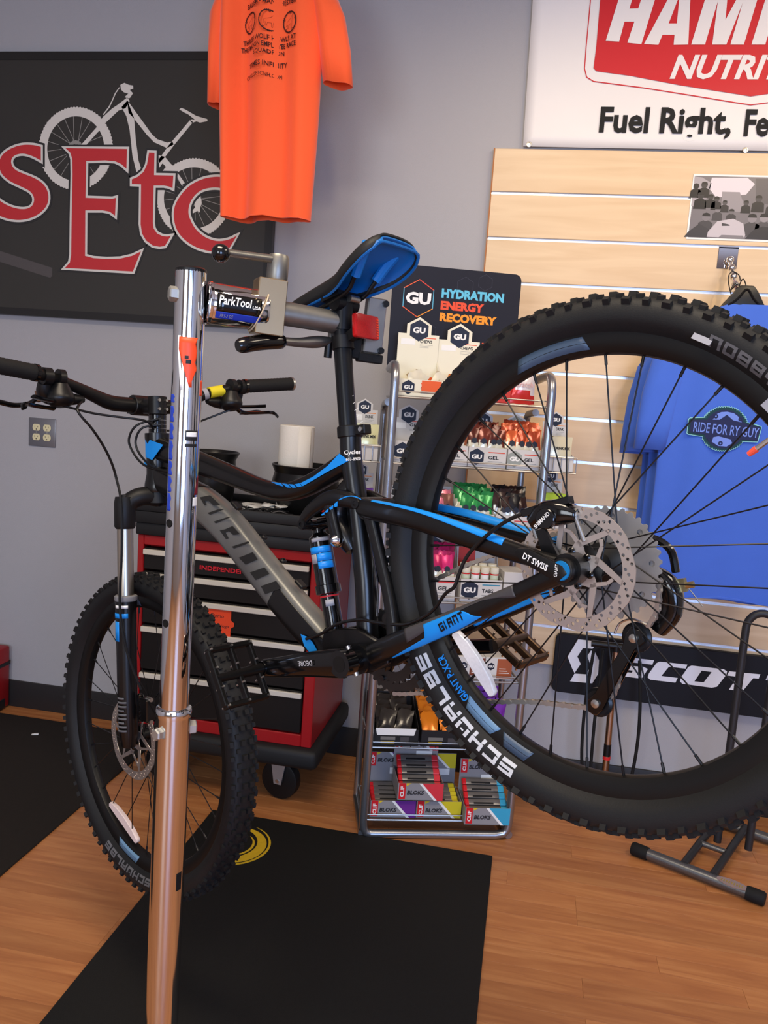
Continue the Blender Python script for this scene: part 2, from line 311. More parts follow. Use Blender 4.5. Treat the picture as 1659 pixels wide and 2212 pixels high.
LET = [('letter_s', spline([(-1.9655,2.2758),(-1.9959,2.2818),(-2.0378,2.2821),(-2.0759,2.2738),(-2.1102,2.2583),(-2.1331,2.2379),(-2.1425,2.2144),(-2.1403,2.1911),(-2.1285,2.1696),(-2.0973,2.1469),(-2.0547,2.1296),(-2.0161,2.1139),(-1.9967,2.0977),(-1.9906,2.0778),(-1.998,2.0575),(-2.0189,2.0451),(-2.0496,2.0425),(-2.0845,2.0482),(-2.1156,2.0591),(-2.139,2.0719),(-2.1626,2.0898)], 3)+spline([(-2.1738,2.0353),(-2.1502,2.0191),(-2.115,2.0067),(-2.0761,2.0011),(-2.0375,2.0024),(-1.9991,2.0121),(-1.965,2.03),(-1.9387,2.0559),(-1.9298,2.0862),(-1.936,2.116),(-1.9555,2.1405),(-1.9901,2.1595),(-2.0323,2.1735),(-2.067,2.186),(-2.0864,2.2023),(-2.0913,2.2221),(-2.0811,2.2389),(-2.0602,2.2476),(-2.0335,2.2491),(-1.999,2.2405),(-1.9646,2.2254)], 3)),
 ('letter_e', [(-1.862,2.2734),(-1.6073,2.2748),(-1.6075,2.2029),(-1.6292,2.2193),(-1.6552,2.2295),(-1.6957,2.2316),(-1.774,2.228),(-1.7735,2.0923),(-1.6621,2.0921),(-1.6474,2.0958),(-1.6491,2.0299),(-1.6718,2.0441),(-1.7015,2.0481),(-1.7731,2.0459),(-1.7699,1.8756),(-1.734,1.8686),(-1.6777,1.8675),(-1.622,1.8715),(-1.5743,1.8834),(-1.5381,1.9015),(-1.5686,1.8252),(-1.854,1.8265),(-1.8336,1.8477),(-1.8286,1.8783),(-1.8298,2.0125),(-1.8299,2.1782),(-1.8323,2.234),(-1.841,2.2568)]),
 ('letter_t', [(-1.5177,2.2635),(-1.4957,2.263),(-1.4944,2.1824),(-1.4169,2.1827),(-1.4184,2.1373),(-1.4338,2.143),(-1.4542,2.1461),(-1.4947,2.145),(-1.4931,2.0099),(-1.4889,1.9885),(-1.4746,1.9706),(-1.4539,1.9621),(-1.4334,1.9603),(-1.4183,1.9633),(-1.4406,1.9255),(-1.4626,1.9216),(-1.49,1.9252),(-1.5181,1.9427),(-1.5361,1.9684),(-1.5425,2.0021),(-1.5458,2.1477),(-1.5834,2.1483),(-1.584,2.165),(-1.5604,2.1747),(-1.5372,2.1935),(-1.5246,2.2195),(-1.5203,2.2438)]),
 ('letter_c', spline([(-1.1726,2.1646),(-1.1961,2.176),(-1.2292,2.1824),(-1.2686,2.1802),(-1.3112,2.1687),(-1.3534,2.145),(-1.3854,2.1109),(-1.4058,2.0739),(-1.4094,2.0372),(-1.4011,2.0008),(-1.383,1.9707),(-1.3516,1.9443),(-1.3104,1.9243),(-1.263,1.9139),(-1.223,1.9139),(-1.1868,1.9199)], 3)+spline([(-1.1548,1.9743),(-1.1789,1.9613),(-1.2116,1.9525),(-1.2448,1.9528),(-1.2854,1.9666),(-1.3201,1.9928),(-1.3415,2.0241),(-1.3511,2.0512),(-1.3474,2.0817),(-1.3318,2.1094),(-1.3062,2.1312),(-1.2735,2.1417),(-1.2372,2.1439),(-1.2007,2.137),(-1.1738,2.1228)], 3))]
for nm, p in LET:
    on_sign(nm+'_dark_outline', curve2d([offset_poly(p, .0165)], .0003), pk_, .0008)  # charcoal outer outline of the letter, part of the sign's design
    on_sign(nm+'_outline', curve2d([offset_poly(p, .0085)], .0003), pw_, .0012)
    on_sign(nm, curve2d([p], .0004), pr_, .0016)

# ------------------------------------------------------------------ double outlet
ou = thing('wall_outlet', 'grey steel double outlet plate with four ivory sockets on grey wall', 'outlet', Tr(-1.958, 3.05, 1.176))
p = MB().box(-.060, .060, -.006, 0, -.0575, .0575).build('cover_plate', mat('outlet_plate', (128, 128, 133), .35, .6), ou, bev=(.003, 2))
iv = mat('ivory_plastic', (222, 212, 168), .4); sl = mat('slot_dark', (50, 46, 36), .6)
for sx in (-.0235, .0235):
    for sz in (-.0195, .0195):
        poly = [(x, max(-.0135, min(.0135, y_))) for x, y_ in circ(0, 0, .0172, 28)]
        s_ = MB().prism(poly, 0, .0025, T=frame((sx, -.006, sz), (1, 0, 0), (0, 0, 1))).build('socket', iv, ou, bev=(.0006, 1))
        for q in ((-.0063, .003, .0018, .0075), (.0063, .003, .0018, .006)):
            MB().box(sx+q[0]-q[2]/2, sx+q[0]+q[2]/2, -.0088, -.008, sz+q[1]-q[3]/2, sz+q[1]+q[3]/2).build('slot', sl, s_)
        MB().cyl((sx, -.008, sz-.0072), (sx, -.0088, sz-.0072), .0024, n=10).build('slot', sl, s_)
    MB().cyl((sx, -.006, 0), (sx, -.0075, 0), .003, n=12).build('screw', zinc, ou)

# ------------------------------------------------------------------ slat wall
MPL = None
def maple():
    m = bpy.data.materials.new('maple_laminate'); m.use_nodes = True; nt = m.node_tree; N = nt.nodes; L = nt.links; b = N['Principled BSDF']
    tc = N.new('ShaderNodeTexCoord'); oi = N.new('ShaderNodeObjectInfo'); mp = N.new('ShaderNodeMapping'); mp.inputs['Scale'].default_value = (1.3, 1, 16)
    cb = N.new('ShaderNodeVectorMath'); cb.operation = 'SCALE'; cb.inputs[0].default_value = (3, 0, 1); L.new(oi.outputs['Random'], cb.inputs['Scale'])
    ad = N.new('ShaderNodeVectorMath'); ad.operation = 'ADD'; L.new(tc.outputs['Object'], ad.inputs[0]); L.new(cb.outputs[0], ad.inputs[1]); L.new(ad.outputs[0], mp.inputs['Vector'])
    n = N.new('ShaderNodeTexNoise'); n.inputs['Scale'].default_value = 1.5; n.inputs['Detail'].default_value = 6; n.inputs['Distortion'].default_value = .8; L.new(mp.outputs[0], n.inputs['Vector'])
    cr = N.new('ShaderNodeValToRGB'); e = cr.color_ramp.elements; e[0].position = .3; e[0].color = lin((214, 182, 140)); e[1].position = .75; e[1].color = lin((232, 204, 164))
    L.new(n.outputs['Fac'], cr.inputs[0]); L.new(cr.outputs[0], b.inputs['Base Color']); b.inputs['Roughness'].default_value = .42; return m
MPL = maple()
sw = thing('slat_wall', 'maple laminate slat wall panel with silver groove inserts', 'slat wall', Tr(.6, 3.05, .47))
ln = [2.306, 2.157, 2.002, 1.849, 1.696, 1.543, 1.389, 1.235, 1.080, .926, .773, .620, .470]
alu = mat('aluminium_insert', (214, 216, 220), .32, .85)
for i in range(12):
    b = MB().box(-.824, .85, -.020, -.002, ln[i+1]+.005-.47, ln[i]-(.005 if i else 0)-.47).build('slat_board', MPL, sw, bev=(.0012, 1))
    if i: 
        MB().box(-.824, .85, -.012, -.009, ln[i]-.0055-.47, ln[i]+.0055-.47).box(-.824, .85, -.0195, -.012, ln[i]-.0055-.47, ln[i]-.0035-.47).build('groove_insert', alu, sw)
MB().box(-.8275, -.824, -.0215, 0, 0, 1.837).build('edge_trim', mat('orange_edge', (176, 108, 52), .5), sw)
sw.location.x = .6
# ------------------------------------------------------------------ vinyl banner
vin = mat('white_vinyl', (236, 232, 228), .42, var=.03, vscale=5, bump=.6, bscale=7)
ban = thing('vinyl_banner', 'white vinyl banner with red shield and bold slogan above slat wall', 'banner', Tr(.5, 3.045, 2.31))
def wv(x, z): return .0005*math.sin(7*x+3*z)*math.sin(5*z+1.3*x)+.0003*math.sin(13*x-4*z)
def on_ban(name, me, m, z):
    for v in me.vertices: v.co.z += wv(v.co.x, v.co.y)
    o = obj(name, me, m); o.parent = ban; o.matrix_world = wallT(0, 3.030-z, 0); return o
rows = []
for i in range(19):
    z = 2.314+i*.0377
    rows.append([(-.128-.012*(z-2.31)/.5+1.45*j/40, z, wv(-.128+1.45*j/40, z)) for j in range(41)])
g = MB(); g.grid(rows); me = g.mesh('banner_sheet', smooth=180); o = obj('sheet', me, vin); o.parent = ban; o.matrix_world = wallT(0, 3.030, 0)
md = o.modifiers.new('thickness', 'SOLIDIFY'); md.thickness = .001
def densify(poly, d=.03):
    out = []
    for i in range(len(poly)):
        a, b = V(poly[i]), V(poly[(i+1) % len(poly)]); k = max(1, int((b-a).length/d)); out += [tuple(a.lerp(b, j/k)) for j in range(k)]
    return out
bred = mat('banner_red', (206, 34, 42), .5, spec=.3); bblk = mat('banner_black', (30, 30, 30), .6, spec=.2)
def mirror_x(poly, cx): return [(2*cx-x, y) for x, y in reversed(poly)]
half = [(0.074,2.9517),(0.0846,2.795),(0.0873,2.6398),(0.0851,2.5707),(0.0955,2.561),(0.2087,2.5468),(0.3711,2.5179),(0.5602,2.4904),(0.6013,2.4841)]
on_ban('shield', curve2d([densify(half+mirror_x(half[:-1], half[-1][0]))], .0004), bred, .0022)
ol = [(0.0396,2.9525),(0.0515,2.7807),(0.0524,2.6399),(0.0542,2.5688),(0.0645,2.5406),(0.0893,2.5268),(0.2589,2.5068),(0.4126,2.4841),(0.5638,2.4614),(0.6048,2.4559)]
ol2 = ol+mirror_x(ol[:-1], ol[-1][0]); il2 = offset_poly(ol2, -.003)
on_ban('shield_outline', curve2d([densify(ol2), densify(il2)], .0004), bred, .0022)
for k, poly in enumerate(([(0.1164,2.6565),(0.1607,2.6545),(0.1712,2.7171),(0.2035,2.7169),(0.1879,2.6507),(0.234,2.6462),(0.2806,2.8758),(0.2376,2.8765),(0.2116,2.7579),(0.1828,2.7574),(0.2068,2.877),(0.1645,2.8777)],
    [(0.3939,2.6444),(0.4377,2.6443),(0.4622,2.7782),(0.4606,2.6442),(0.5048,2.6441),(0.5402,2.772),(0.5176,2.6441),(0.5596,2.644),(0.6,2.8706),(0.5568,2.8713),(0.493,2.7204),(0.488,2.8724),(0.4388,2.8732)],
    [(0.5833,2.644),(0.6261,2.6439),(0.6488,2.7763),(0.6484,2.6438),(0.6916,2.6437),(0.7251,2.7702),(0.7041,2.6437),(0.7452,2.6436),(0.7826,2.8676),(0.7404,2.8683),(0.6794,2.7192),(0.6732,2.8694),(0.6251,2.8702)])):
    on_ban('letter', curve2d([poly], .0004), vin, .0042)
on_ban('letter', curve2d([[(0.2424,2.6462),(0.2891,2.6439),(0.2987,2.6754),(0.3374,2.6752),(0.338,2.6438),(0.3846,2.6444),(0.369,2.8744),(0.3424,2.8748)], [(0.3146,2.7107),(0.3408,2.7106),(0.3396,2.7994)]], .0004), vin, .0042)
def ban_text(body, pts, m, bold, shear):
    (xa, za), (xb, zb) = pts; me = text(body, xb-xa, zb-za, bold, shear, .0004); me.transform(Tr(xa, za, 0)); on_ban('lettering', me, m, .0042)
ban_text('NUTRITION', [(0.3371,2.5355),(0.8782,2.6136)], vin, .035, .28)
ban_text('Fuel Right,', [(0.1237,2.3372),(0.5516,2.4462)], bblk, .03, .0)
ban_text('Feel Great', [(0.5931,2.3572),(0.9541,2.4442)], bblk, .03, .0)
for x, z in [(-0.1075,2.3205),(0.6061,2.3147)]:
    MB().lathe([(.004, 0), (.009, 0), (.010, .001), (.009, .002), (.005, .0025), (.004, .0015)], 18).build('grommet', steel, ban, T=ban.matrix_world.inverted() @ wallT(x, 3.030, z))
# ------------------------------------------------------------------ black and white photo print
ph = thing('photo_print', 'black and white group photo print with white border on slat wall', 'photo', wallT(.45, 3.029, 2.022))
MB().box(0, .30, 0, .213, 0, .0012).build('photo_paper', white, ph)
g_ = lambda n, v: mat('photo_grey_%d' % v, (v, v*.96, v*.98), .35)
def on_ph(poly, v, z, nm='printed_figure'):
    me = curve2d([poly], .0001); obj(nm, me, g_('', v), ph, Tr(0, 0, .0012+z*.00006))
def PHP(l): return [((x-345)/955*.25+.004, .206-(y-245)/810*.2) for x, y in l]
on_ph(rrect(.006, .294, .006, .207, .0005), 120, 0)
on_ph(PHP([(560, 260), (990, 250), (1090, 330), (1000, 470), (640, 520), (540, 400)]), 222, 1)
on_ph(PHP([(705, 440), (920, 440), (985, 600), (960, 700), (720, 680)]), 150, 2)
on_ph(PHP([(345, 250), (440, 260), (560, 330), (540, 520), (400, 640), (345, 640)]), 168, 1)
on_ph(PHP([(1090, 260), (1420, 260), (1420, 620), (1130, 560)]), 96, 1)
for x, y, r, v in ((380, 380, 36, 40), (480, 360, 40, 60), (450, 500, 42, 52), (575, 515, 34, 62), (650, 540, 34, 66), (755, 585, 30, 80), (1160, 520, 42, 72), (1015, 580, 32, 66), (850, 700, 34, 112), (680, 680, 34, 130), (545, 780, 52, 128), (1110, 780, 56, 138), (1255, 770, 56, 150), (1340, 560, 46, 84)):
    on_ph(PHP(circ(x, y, r, 14)), v, 5); 
    on_ph(PHP([(x-r*1.9, y+r*4.2), (x-r*1.7, y+r*1.5), (x-r*.5, y+r*.8), (x+r*.5, y+r*.8), (x+r*1.7, y+r*1.5), (x+r*1.9, y+r*4.2)]), max(28, int(v*.55)), 4)
    on_ph(PHP([(x-r, y-r*.2), (x-r*.8, y-r*.9), (x, y-r*1.15), (x+r*.8, y-r*.9), (x+r, y-r*.2)]), 34, 6)
on_ph(PHP([(300, 1050), (345, 980), (470, 870), (600, 940), (590, 1050)]), 62, 8); on_ph(PHP([(1050, 1050), (1140, 930), (1250, 880), (1420, 900), (1420, 1050)]), 52, 8)
on_ph(PHP([(580, 1040), (590, 970), (690, 830), (880, 790), (1010, 850), (1050, 1000), (1040, 1045)]), 196, 9)
on_ph(PHP([(725, 1045), (760, 1008), (1020, 1008), (1045, 1045)]), 130, 10); on_ph(PHP([(745, 850), (830, 865), (850, 885), (750, 890)]), 66, 10)

# ------------------------------------------------------------------ black logo board low on the wall
sb = thing('logo_board', 'black rounded board with white angular logo below slat wall', 'sign', Tr(.7, 3.03, .39))
def on_sb(name, me, m, z): o = obj(name, me, m); o.parent = sb; o.matrix_world = wallT(0, 3.006-z, 0); return o
me = MB().prism(rrect(.154, 1.34, .383, .606, .025), 0, .022).mesh('board', bev=(.002, 1)); o = obj('board', me, mat('black_board', (20, 20, 24), .5, spec=.2)); o.parent = sb; o.matrix_world = wallT(0, 3.028, 0)
lw = mat('logo_white', (226, 228, 236), .45)
for poly in ([(0.2312,0.5906),(0.3088,0.5917),(0.2872,0.5618),(0.2535,0.56),(0.2368,0.526),(0.2515,0.4995),(0.2331,0.4624),(0.2234,0.478),(0.2022,0.5211),(0.2135,0.553)],
    [(0.272,0.5326),(0.2827,0.5541),(0.2957,0.5528),(0.3145,0.5228),(0.3167,0.4699),(0.3001,0.432),(0.2201,0.429),(0.2333,0.4604),(0.2744,0.4628),(0.2886,0.4967)],
    [(0.4043,0.5455),(0.5061,0.5466),(0.502,0.5295),(0.4296,0.5287),(0.4255,0.5151),(0.473,0.5172),(0.4886,0.5113),(0.4709,0.4727),(0.3909,0.4732),(0.3953,0.4889),(0.4338,0.49),(0.4376,0.4985),(0.3932,0.4997)],
    [(0.5259,0.5442),(0.6217,0.5451),(0.6176,0.5297),(0.56,0.5296),(0.5374,0.4916),(0.5943,0.4917),(0.5886,0.4734),(0.5013,0.4727),(0.4911,0.4804),(0.4941,0.4959),(0.5152,0.5363)],
    [(0.7653,0.5392),(0.8695,0.5417),(0.8657,0.5255),(0.8479,0.525),(0.8177,0.4721),(0.7725,0.4724),(0.7943,0.5228),(0.7596,0.5231)],
    [(0.8941,0.541),(0.9978,0.5421),(0.9942,0.526),(0.9766,0.5256),(0.9471,0.4731),(0.9026,0.4734),(0.9238,0.5234),(0.8896,0.5237)]):
    on_sb('logo_letter', curve2d([poly], .0006), lw, 0)
on_sb('logo_letter', curve2d([[(0.6366,0.5436),(0.7457,0.544),(0.7578,0.5382),(0.757,0.5258),(0.7311,0.4777),(0.7136,0.4713),(0.6126,0.4727),(0.6035,0.4804),(0.6054,0.4957),(0.6259,0.5372)], [(0.6725,0.5295),(0.7067,0.529),(0.6844,0.4873),(0.6524,0.487)]], .0006), lw, 0)

# ------------------------------------------------------------------ t-shirts
def section(hw, hd, wave, z, n=64):
    ring = []
    for j in range(n):
        a = 2*PI*j/n; c, s = math.cos(a), math.sin(a)
        x = hw*math.copysign(abs(c)**.55, c); y = hd*math.copysign(abs(s)**.8, s)
        ring.append((x, y+wave(x, z, s), z))
    return ring
def tshirt(root, m, levels, wave, sleeves, mat_in=None):
    """levels: (z, half width, half depth, x shift, hem wobble); sleeves: lists of (x, y, z, radius x, radius y)"""
    b = MB(); rings = []
    for i, (z, hw, hd, sx) in enumerate(spline(levels, 6)):
        rings.append([(x+sx, y, zz+(wave.hem(x)*max(0, 1-i/6))) for x, y, zz in section(hw, hd, wave, z)])
    b.loft(rings, caps=False); o = b.build('shirt_body', m, root, smooth=180)
    md = o.modifiers.new('thickness', 'SOLIDIFY'); md.thickness = .0015
    for sl_ in sleeves:
        P = sl_; rr = []
        for i, (x, y, z, rx, ry, tilt) in enumerate(P):
            R_ = Ry(tilt)
            rr.append([tuple(V((x, y, z)) + R_ @ V((rx*math.cos(2*PI*j/28), ry*math.sin(2*PI*j/28)*(1+.25*math.sin(6*PI*j/28+i)), 0))) for j in range(28)])
        s_ = MB().loft(rr, caps=False).build('sleeve', m, root, smooth=180); md = s_.modifiers.new('thickness', 'SOLIDIFY'); md.thickness = .0015
class Wave:
    def __init__(s, seed, amp, fr=(1, 1, 1), hem=.006):
        r = random.Random(seed); s.k = [(amp*r.uniform(.5, 1)*q, r.uniform(22, 60), r.uniform(0, 6), r.uniform(-2.5, 2.5)) for q in fr]; s.h = hem
    def __call__(s, x, z, side): return sum(a*math.sin(f*x+p+t*z) for a, f, p, t in s.k)
    def hem(s, x): return s.h*math.sin(24*x+1)
# orange shirt hanging from the ceiling in front of the charcoal sign
ORY = 2.55
org = mat('neon_orange_fabric', (255, 96, 44), .75, bump=.1, bscale=500, sheen=.3)
os_ = thing('orange_shirt', 'neon orange t-shirt with small black back print hanging near the ceiling', 't-shirt', Tr(-.92, ORY, 1.94))
wo = Wave(5, .011)
LV = [(z, hw, hd, sx) for z, hw, hd, sx in ((0, .1415, .034, .040), (.012, .1425, .034, .040), (.15, .147, .036, .038), (.3, .153, .038, .034), (.42, .157, .040, .030), (.55, .162, .042, .028), (.66, .168, .040, .028), (.75, .150, .032, .028), (.80, .085, .022, .028))]
tshirt(os_, org, LV, wo, [
    [(-.10, 0, .70, .055, .035, -.5), (-.128, -.004, .60, .046, .036, -.18), (-.140, -.004, .48, .030, .034, -.05), (-.142, -.004, .332, .022, .033, .0)],
    [(.16, 0, .70, .055, .035, .5), (.200, .0, .60, .052, .036, .25), (.226, .0, .50, .048, .034, .12), (.243, .0, .395, .045, .033, .10)]])
ink = mat('black_ink', (58, 24, 20), .7)
def on_org(name, me, x, z, rot=0):
    """bend a flat print onto the front of the shirt"""
    me.transform(Tr(x, z, 0) @ Rz(rot))
    for v in me.vertices:
        px, pz = v.co.x, v.co.y; pz = min(max(pz, 0), .79); q = max(i for i in range(len(LV)-1) if LV[i][0] <= pz); f_ = (pz-LV[q][0])/(LV[q+1][0]-LV[q][0])
        hw, hd, sx = (LV[q][k]+(LV[q+1][k]-LV[q][k])*f_ for k in (1, 2, 3)); u = max(-1, min(1, (px-sx)/hw)); c = abs(u)**(1/.55); s_ = math.sqrt(max(0, 1-min(1, c)**2))
        yy = -hd*s_**.8 + wo(px-sx, pz, -1); v.co = (px, yy-.0050-v.co.z, pz)
    obj(name, me, ink, os_)
for s_, x, z, w, h in (('SALEM - MANCHESTER', -.046, .600, .160, .014), ('THREE WOLF HOWLS AT', -.055, .498, .175, .014), ('THE MOON EMPLOYEE RACE', -.060, .478, .180, .014), ('SQUADRON', -.011, .460, .090, .014), ('TIMES INFINITY', -.027, .426, .118, .014)):
    on_org('printed_lettering', text(s_, w, h, .01), x, z, .06)
on_org('printed_lettering', text('CYCLESETCNH.COM', .112, .011, 0), -.038, .398, .03)
for cx in (-.030, .034, .094):
    rw_ = .021 if cx else .028; rw_ = .022 if cx < 0 else (.029 if cx < .05 else .023)
    me = curve2d([[(cx+(rw_+(.0012 if i % 2 else -.0004))*math.cos(2*PI*i/72), .558+(.030+(.0012 if i % 2 else -.0004))*math.sin(2*PI*i/72)) for i in range(72)], ell(cx, .558, rw_-.0028, .0268, 40)], .0003)
    on_org('printed_ring', me, 0, 0)
    for a in range(5): on_org('printed_dot', curve2d([circ(cx+(rw_-.0035)*math.cos(PI/2+a*PI*.4), .558+.0255*math.sin(PI/2+a*PI*.4), .0026, 10), circ(cx+(rw_-.0035)*math.cos(PI/2+a*PI*.4), .558+.0255*math.sin(PI/2+a*PI*.4), .0013, 8)], .0003), 0, 0)
    k = rw_/.026
    dog = [(-.013, -.012), (-.012, .0), (-.006, .004), (.003, .009), (.008, .016), (.012, .018), (.011, .012), (.010, .004), (.009, -.018), (.006, -.018), (.005, -.006), (-.003, -.008), (-.005, -.018), (-.008, -.018), (-.008, -.008), (-.011, -.010)]
    pts = [(cx+x*k, .558+z) for x, z in dog]
    on_org('printed_animal', curve2d([pts, offset_poly(pts, -.0005)], .0003), 0, 0)
# cord and hanger to the ceiling
hg = MB().tube(spline([(-.10, 0, .735), (-.03, 0, .79), (.028, 0, .815), (.09, 0, .79), (.16, 0, .735)], 5), .006, 8).tube([(.028, 0, .815), (.028, 0, 1.08)], .002, 6)
tag(hg.build('clothes_hanger', black, T=os_.matrix_world.copy()), 'black hanger on a wire holding the orange t-shirt', 'hanger')

# blue shirts on the waterfall hook
BY = 2.775
blu = mat('royal_blue_cotton', (66, 106, 204), .85, var=.06, vscale=12, bump=.1, bscale=400, sheen=.25)
(bx0, bz0), (bx1, bz1), (bx2, bz2), (bx3, bz3) = [(0.4025,0.8472),(0.3154,1.601),(0.2996,1.2817),(0.5373,1.7992)]
hemz = bz0; bcx = bx0+.235; BT = bz3-.02-hemz
def blue_shirt(dx, dy, dz, label, seed, amp):
    t = thing('blue_shirt', label, 't-shirt', Tr(bcx+dx, BY+dy, hemz+dz), 'blue t-shirts on the waterfall hook')
    w = Wave(seed, amp, (1, .8, .6), .008)
    lv = [(0, .232, .014, 0), (.012, .234, .014, 0), (.2, .236, .014, 0), (.4, .236, .015, 0), (BT-.26, .240, .016, 0), (BT-.12, .238, .016, 0), (BT-.05, .19, .014, 0), (BT-.015, .11, .012, 0), (BT, .075, .010, 0)]
    sv = []
    for s in (-1, 1):
        sv.append([(s*.19, 0, BT-.06, .06, .014, s*.7), (s*.225, 0, BT-.16, .062, .017, s*.35), (s*.246, -.002, BT-.28, .058, .019, s*.12), (s*.256, -.002, BT-.385, .054, .020, s*.05), (s*.262, -.002, BT-.47, .050, .020, s*.02)])
    tshirt(t, blu, lv, w, sv); return t, w
b1, w1 = blue_shirt(0, 0, 0, 'front royal blue t-shirt with chainring emblem under the waterfall hook', 2, .0028)
blue_shirt(-.018, .06, -.012, 'second royal blue t-shirt, hanging right behind the one with the chainring emblem', 9, .006)
blue_shirt(-.030, .12, -.022, 'rearmost royal blue t-shirt, closest to the slat wall', 14, .006)
# emblem on the front shirt
navy = mat('navy_ink', (28, 36, 78), .7); mint = mat('mint_ink', (146, 214, 214), .7); deep = mat('deep_green_ink', (12, 60, 66), .7); ltb = mat('light_blue_ink', (112, 140, 222), .7)
EM = lambda l: [((x-830)/1334*.195, -(y-640)/1334*.195) for x, y in l]
ecx, ecz = [(0.5891,1.3912)][0]
def on_blue(name, me, m, z):
    for v in me.vertices:
        px = v.co.x+ecx-bcx; pz = v.co.y+ecz-hemz
        v.co = (px, -.0215-z*1.6-v.co.z, pz)
    obj(name, me, m, b1)
def gear(r0, r1, n, a0, a1):
    out = []
    for i in range(n*4+1):
        a = a0+(a1-a0)*i/(n*4); r = r1 if i % 4 in (1, 2) else r0; out.append((840+r*math.cos(a)*1.02, 640-r*math.sin(a)))
    return out
def plate(g):
    return ([(80+g, 480+g), (110+g, 445+g), (470, 405+g)] + gear(480-g, 500-g, 22, math.radians(152), math.radians(22))[0:] + [(1320, 460+g), (1590-g, 520+g), (1600-g, 560), (1560-g, 870-g), (1250, 885-g)] + gear(470-g, 490-g, 22, math.radians(-32), math.radians(-152)) + [(420, 840-g), (110+g, 815-g), (80+g, 790-g)])
on_blue('emblem_rim', curve2d([EM(plate(0))], .0002), mint, .0006)
on_blue('emblem_field', curve2d([EM(plate(14))], .0002), deep, .0009)
on_blue('emblem_disc', curve2d([EM(circ(840, 640, 415, 48))], .0002), navy, .0012)
on_blue('emblem_window', curve2d([EM([(580, 460), (650, 330), (740, 280), (860, 265), (1000, 290), (1090, 350), (1180, 470), (1000, 440), (860, 330), (720, 450)])], .0002), ltb, .0015)
on_blue('emblem_window', curve2d([EM([(640, 830), (740, 800), (1000, 850), (1040, 930), (930, 1010), (760, 1010), (620, 930)])], .0002), ltb, .0015)
on_blue('emblem_banner', curve2d([EM([(140, 510), (160, 490), (500, 460), (860, 440), (1200, 470), (1560, 545), (1545, 840), (1200, 830), (820, 800), (500, 785), (140, 765)])], .0002), navy, .0015)
for x, y in ((640, 378), (1150, 405), (575, 870), (1080, 900), (800, 950)): on_blue('emblem_bolt', curve2d([EM(circ(x, y, 48, 16)), EM(circ(x, y, 18, 10))], .0002), navy, .0018)
me = text('RIDE FOR RY GUY', 1340/1334*.195, 215/1334*.195, .012)
me.transform(Tr(*EM([(205, 740)])[0], 0) @ M.Shear('XZ', 4, (0, 0)) @ Rz(-.03)); on_blue('emblem_lettering', me, ltb, .0019)
# waterfall hook
wf = thing('waterfall_hook', 'chrome waterfall hook with knobs on the slat wall', 'hook', Tr(.592, 3.03, 1.965))
MB().box(-.032, .032, -.004, 0, -.035, .038).box(-.032, .032, -.004, .014, .030, .036).build('bracket', chrome, wf, bev=(.001, 1))
wx_, wz_ = [(0.6122,1.7662)][0]; WE = V((wx_-.592, -.20, wz_-1.965)); WS = V((.004, -.025, -.010))
pts = [(0, -.004, -.005), tuple(WS), tuple(WS.lerp(WE, .5)), tuple(WE)]
MB().tube(pts, .007, 10).build('arm', chrome, wf)
for k in range(7):
    t = k/6; c = WS.lerp(WE, t); MB().sphere(c, .0125, 14).build('knob', chrome, wf)
MB().cyl(tuple(WE), tuple(WE+(WE-WS).normalized()*.018), .010, n=12).build('end_cap', mat('copper_cap', (150, 92, 66), .4, .6), wf)
# hangers for the blue shirts: hook over the arm and black shoulders
for k, t in enumerate((.86, .62, .38)):
    c = V((.592, 3.03, 1.965))+WS.lerp(WE, t); yb = BY+.06*k; zt = hemz+BT-.012*k
    h = thing('shirt_hanger', 'black plastic hanger inside the %s royal blue t-shirt' % ('front', 'second', 'rearmost')[k], 'hanger', Tr(c.x, yb, zt))
    MB().tube(spline([(-.2, 0, -.095), (-.1, 0, -.04), (-.03, 0, .01), (0, 0, .045), (.03, 0, .01), (.1, 0, -.04), (.2, 0, -.095)], 6), .010, 8, sq=.5).build('shoulders', black, h)
    MB().prism([(-.075, -.03), (-.035, .04), (-.02, .058), (.02, .058), (.035, .04), (.075, -.03)], -.006, .006, T=frame((0, 0, 0), (1, 0, 0), (0, 0, 1))).build('neck_block', black, h, bev=(.004, 2))
    d = c-V((c.x, yb, zt)); MB().tube(spline([(0, 0, .05), (-.012, d.y*.3, .08), (-.02, d.y*.8, d.z), (-.008, d.y, d.z+.022), (.014, d.y, d.z+.012), (.02, d.y, d.z-.006)], 6), .0018, 7).build('hook_wire', mat('dark_wire', (60, 58, 56), .35, .8), h)

# ------------------------------------------------------------------ mountain bike, nose down in the repair stand
# local axes: x forward, y left, z up; origin at the rear axle
BK = frame((.0967, 1.0933, 1.2084), (-0.753155, 0.439211, -0.489746), (-0.513377, -0.857928, 0.020094), (-0.411342, 0.266558, 0.871633))
fb = mat('satin_black_frame', (9, 9, 10), .32, coat=.15, spec=.4)
gb = mat('gloss_black', (7, 7, 8), .16, coat=.5)
gun = mat('gunmetal_paint', (122, 122, 117), .34, .5, var=.06, vscale=20)
gund = mat('dark_gunmetal_print', (44, 44, 42), .4, .3)
grey_decal = mat('grey_decal', (66, 64, 66), .4)
tyre_m = mat('tyre_rubber', (22, 23, 24), .6, var=.12, vscale=30, bump=.12, bscale=500)
bike = thing('mountain_bike', 'black and blue full suspension mountain bike clamped nose down in repair stand', 'bicycle', BK)
def part(name, mb, m, parent=bike, **k): return mb.build(name, m, parent, **k)
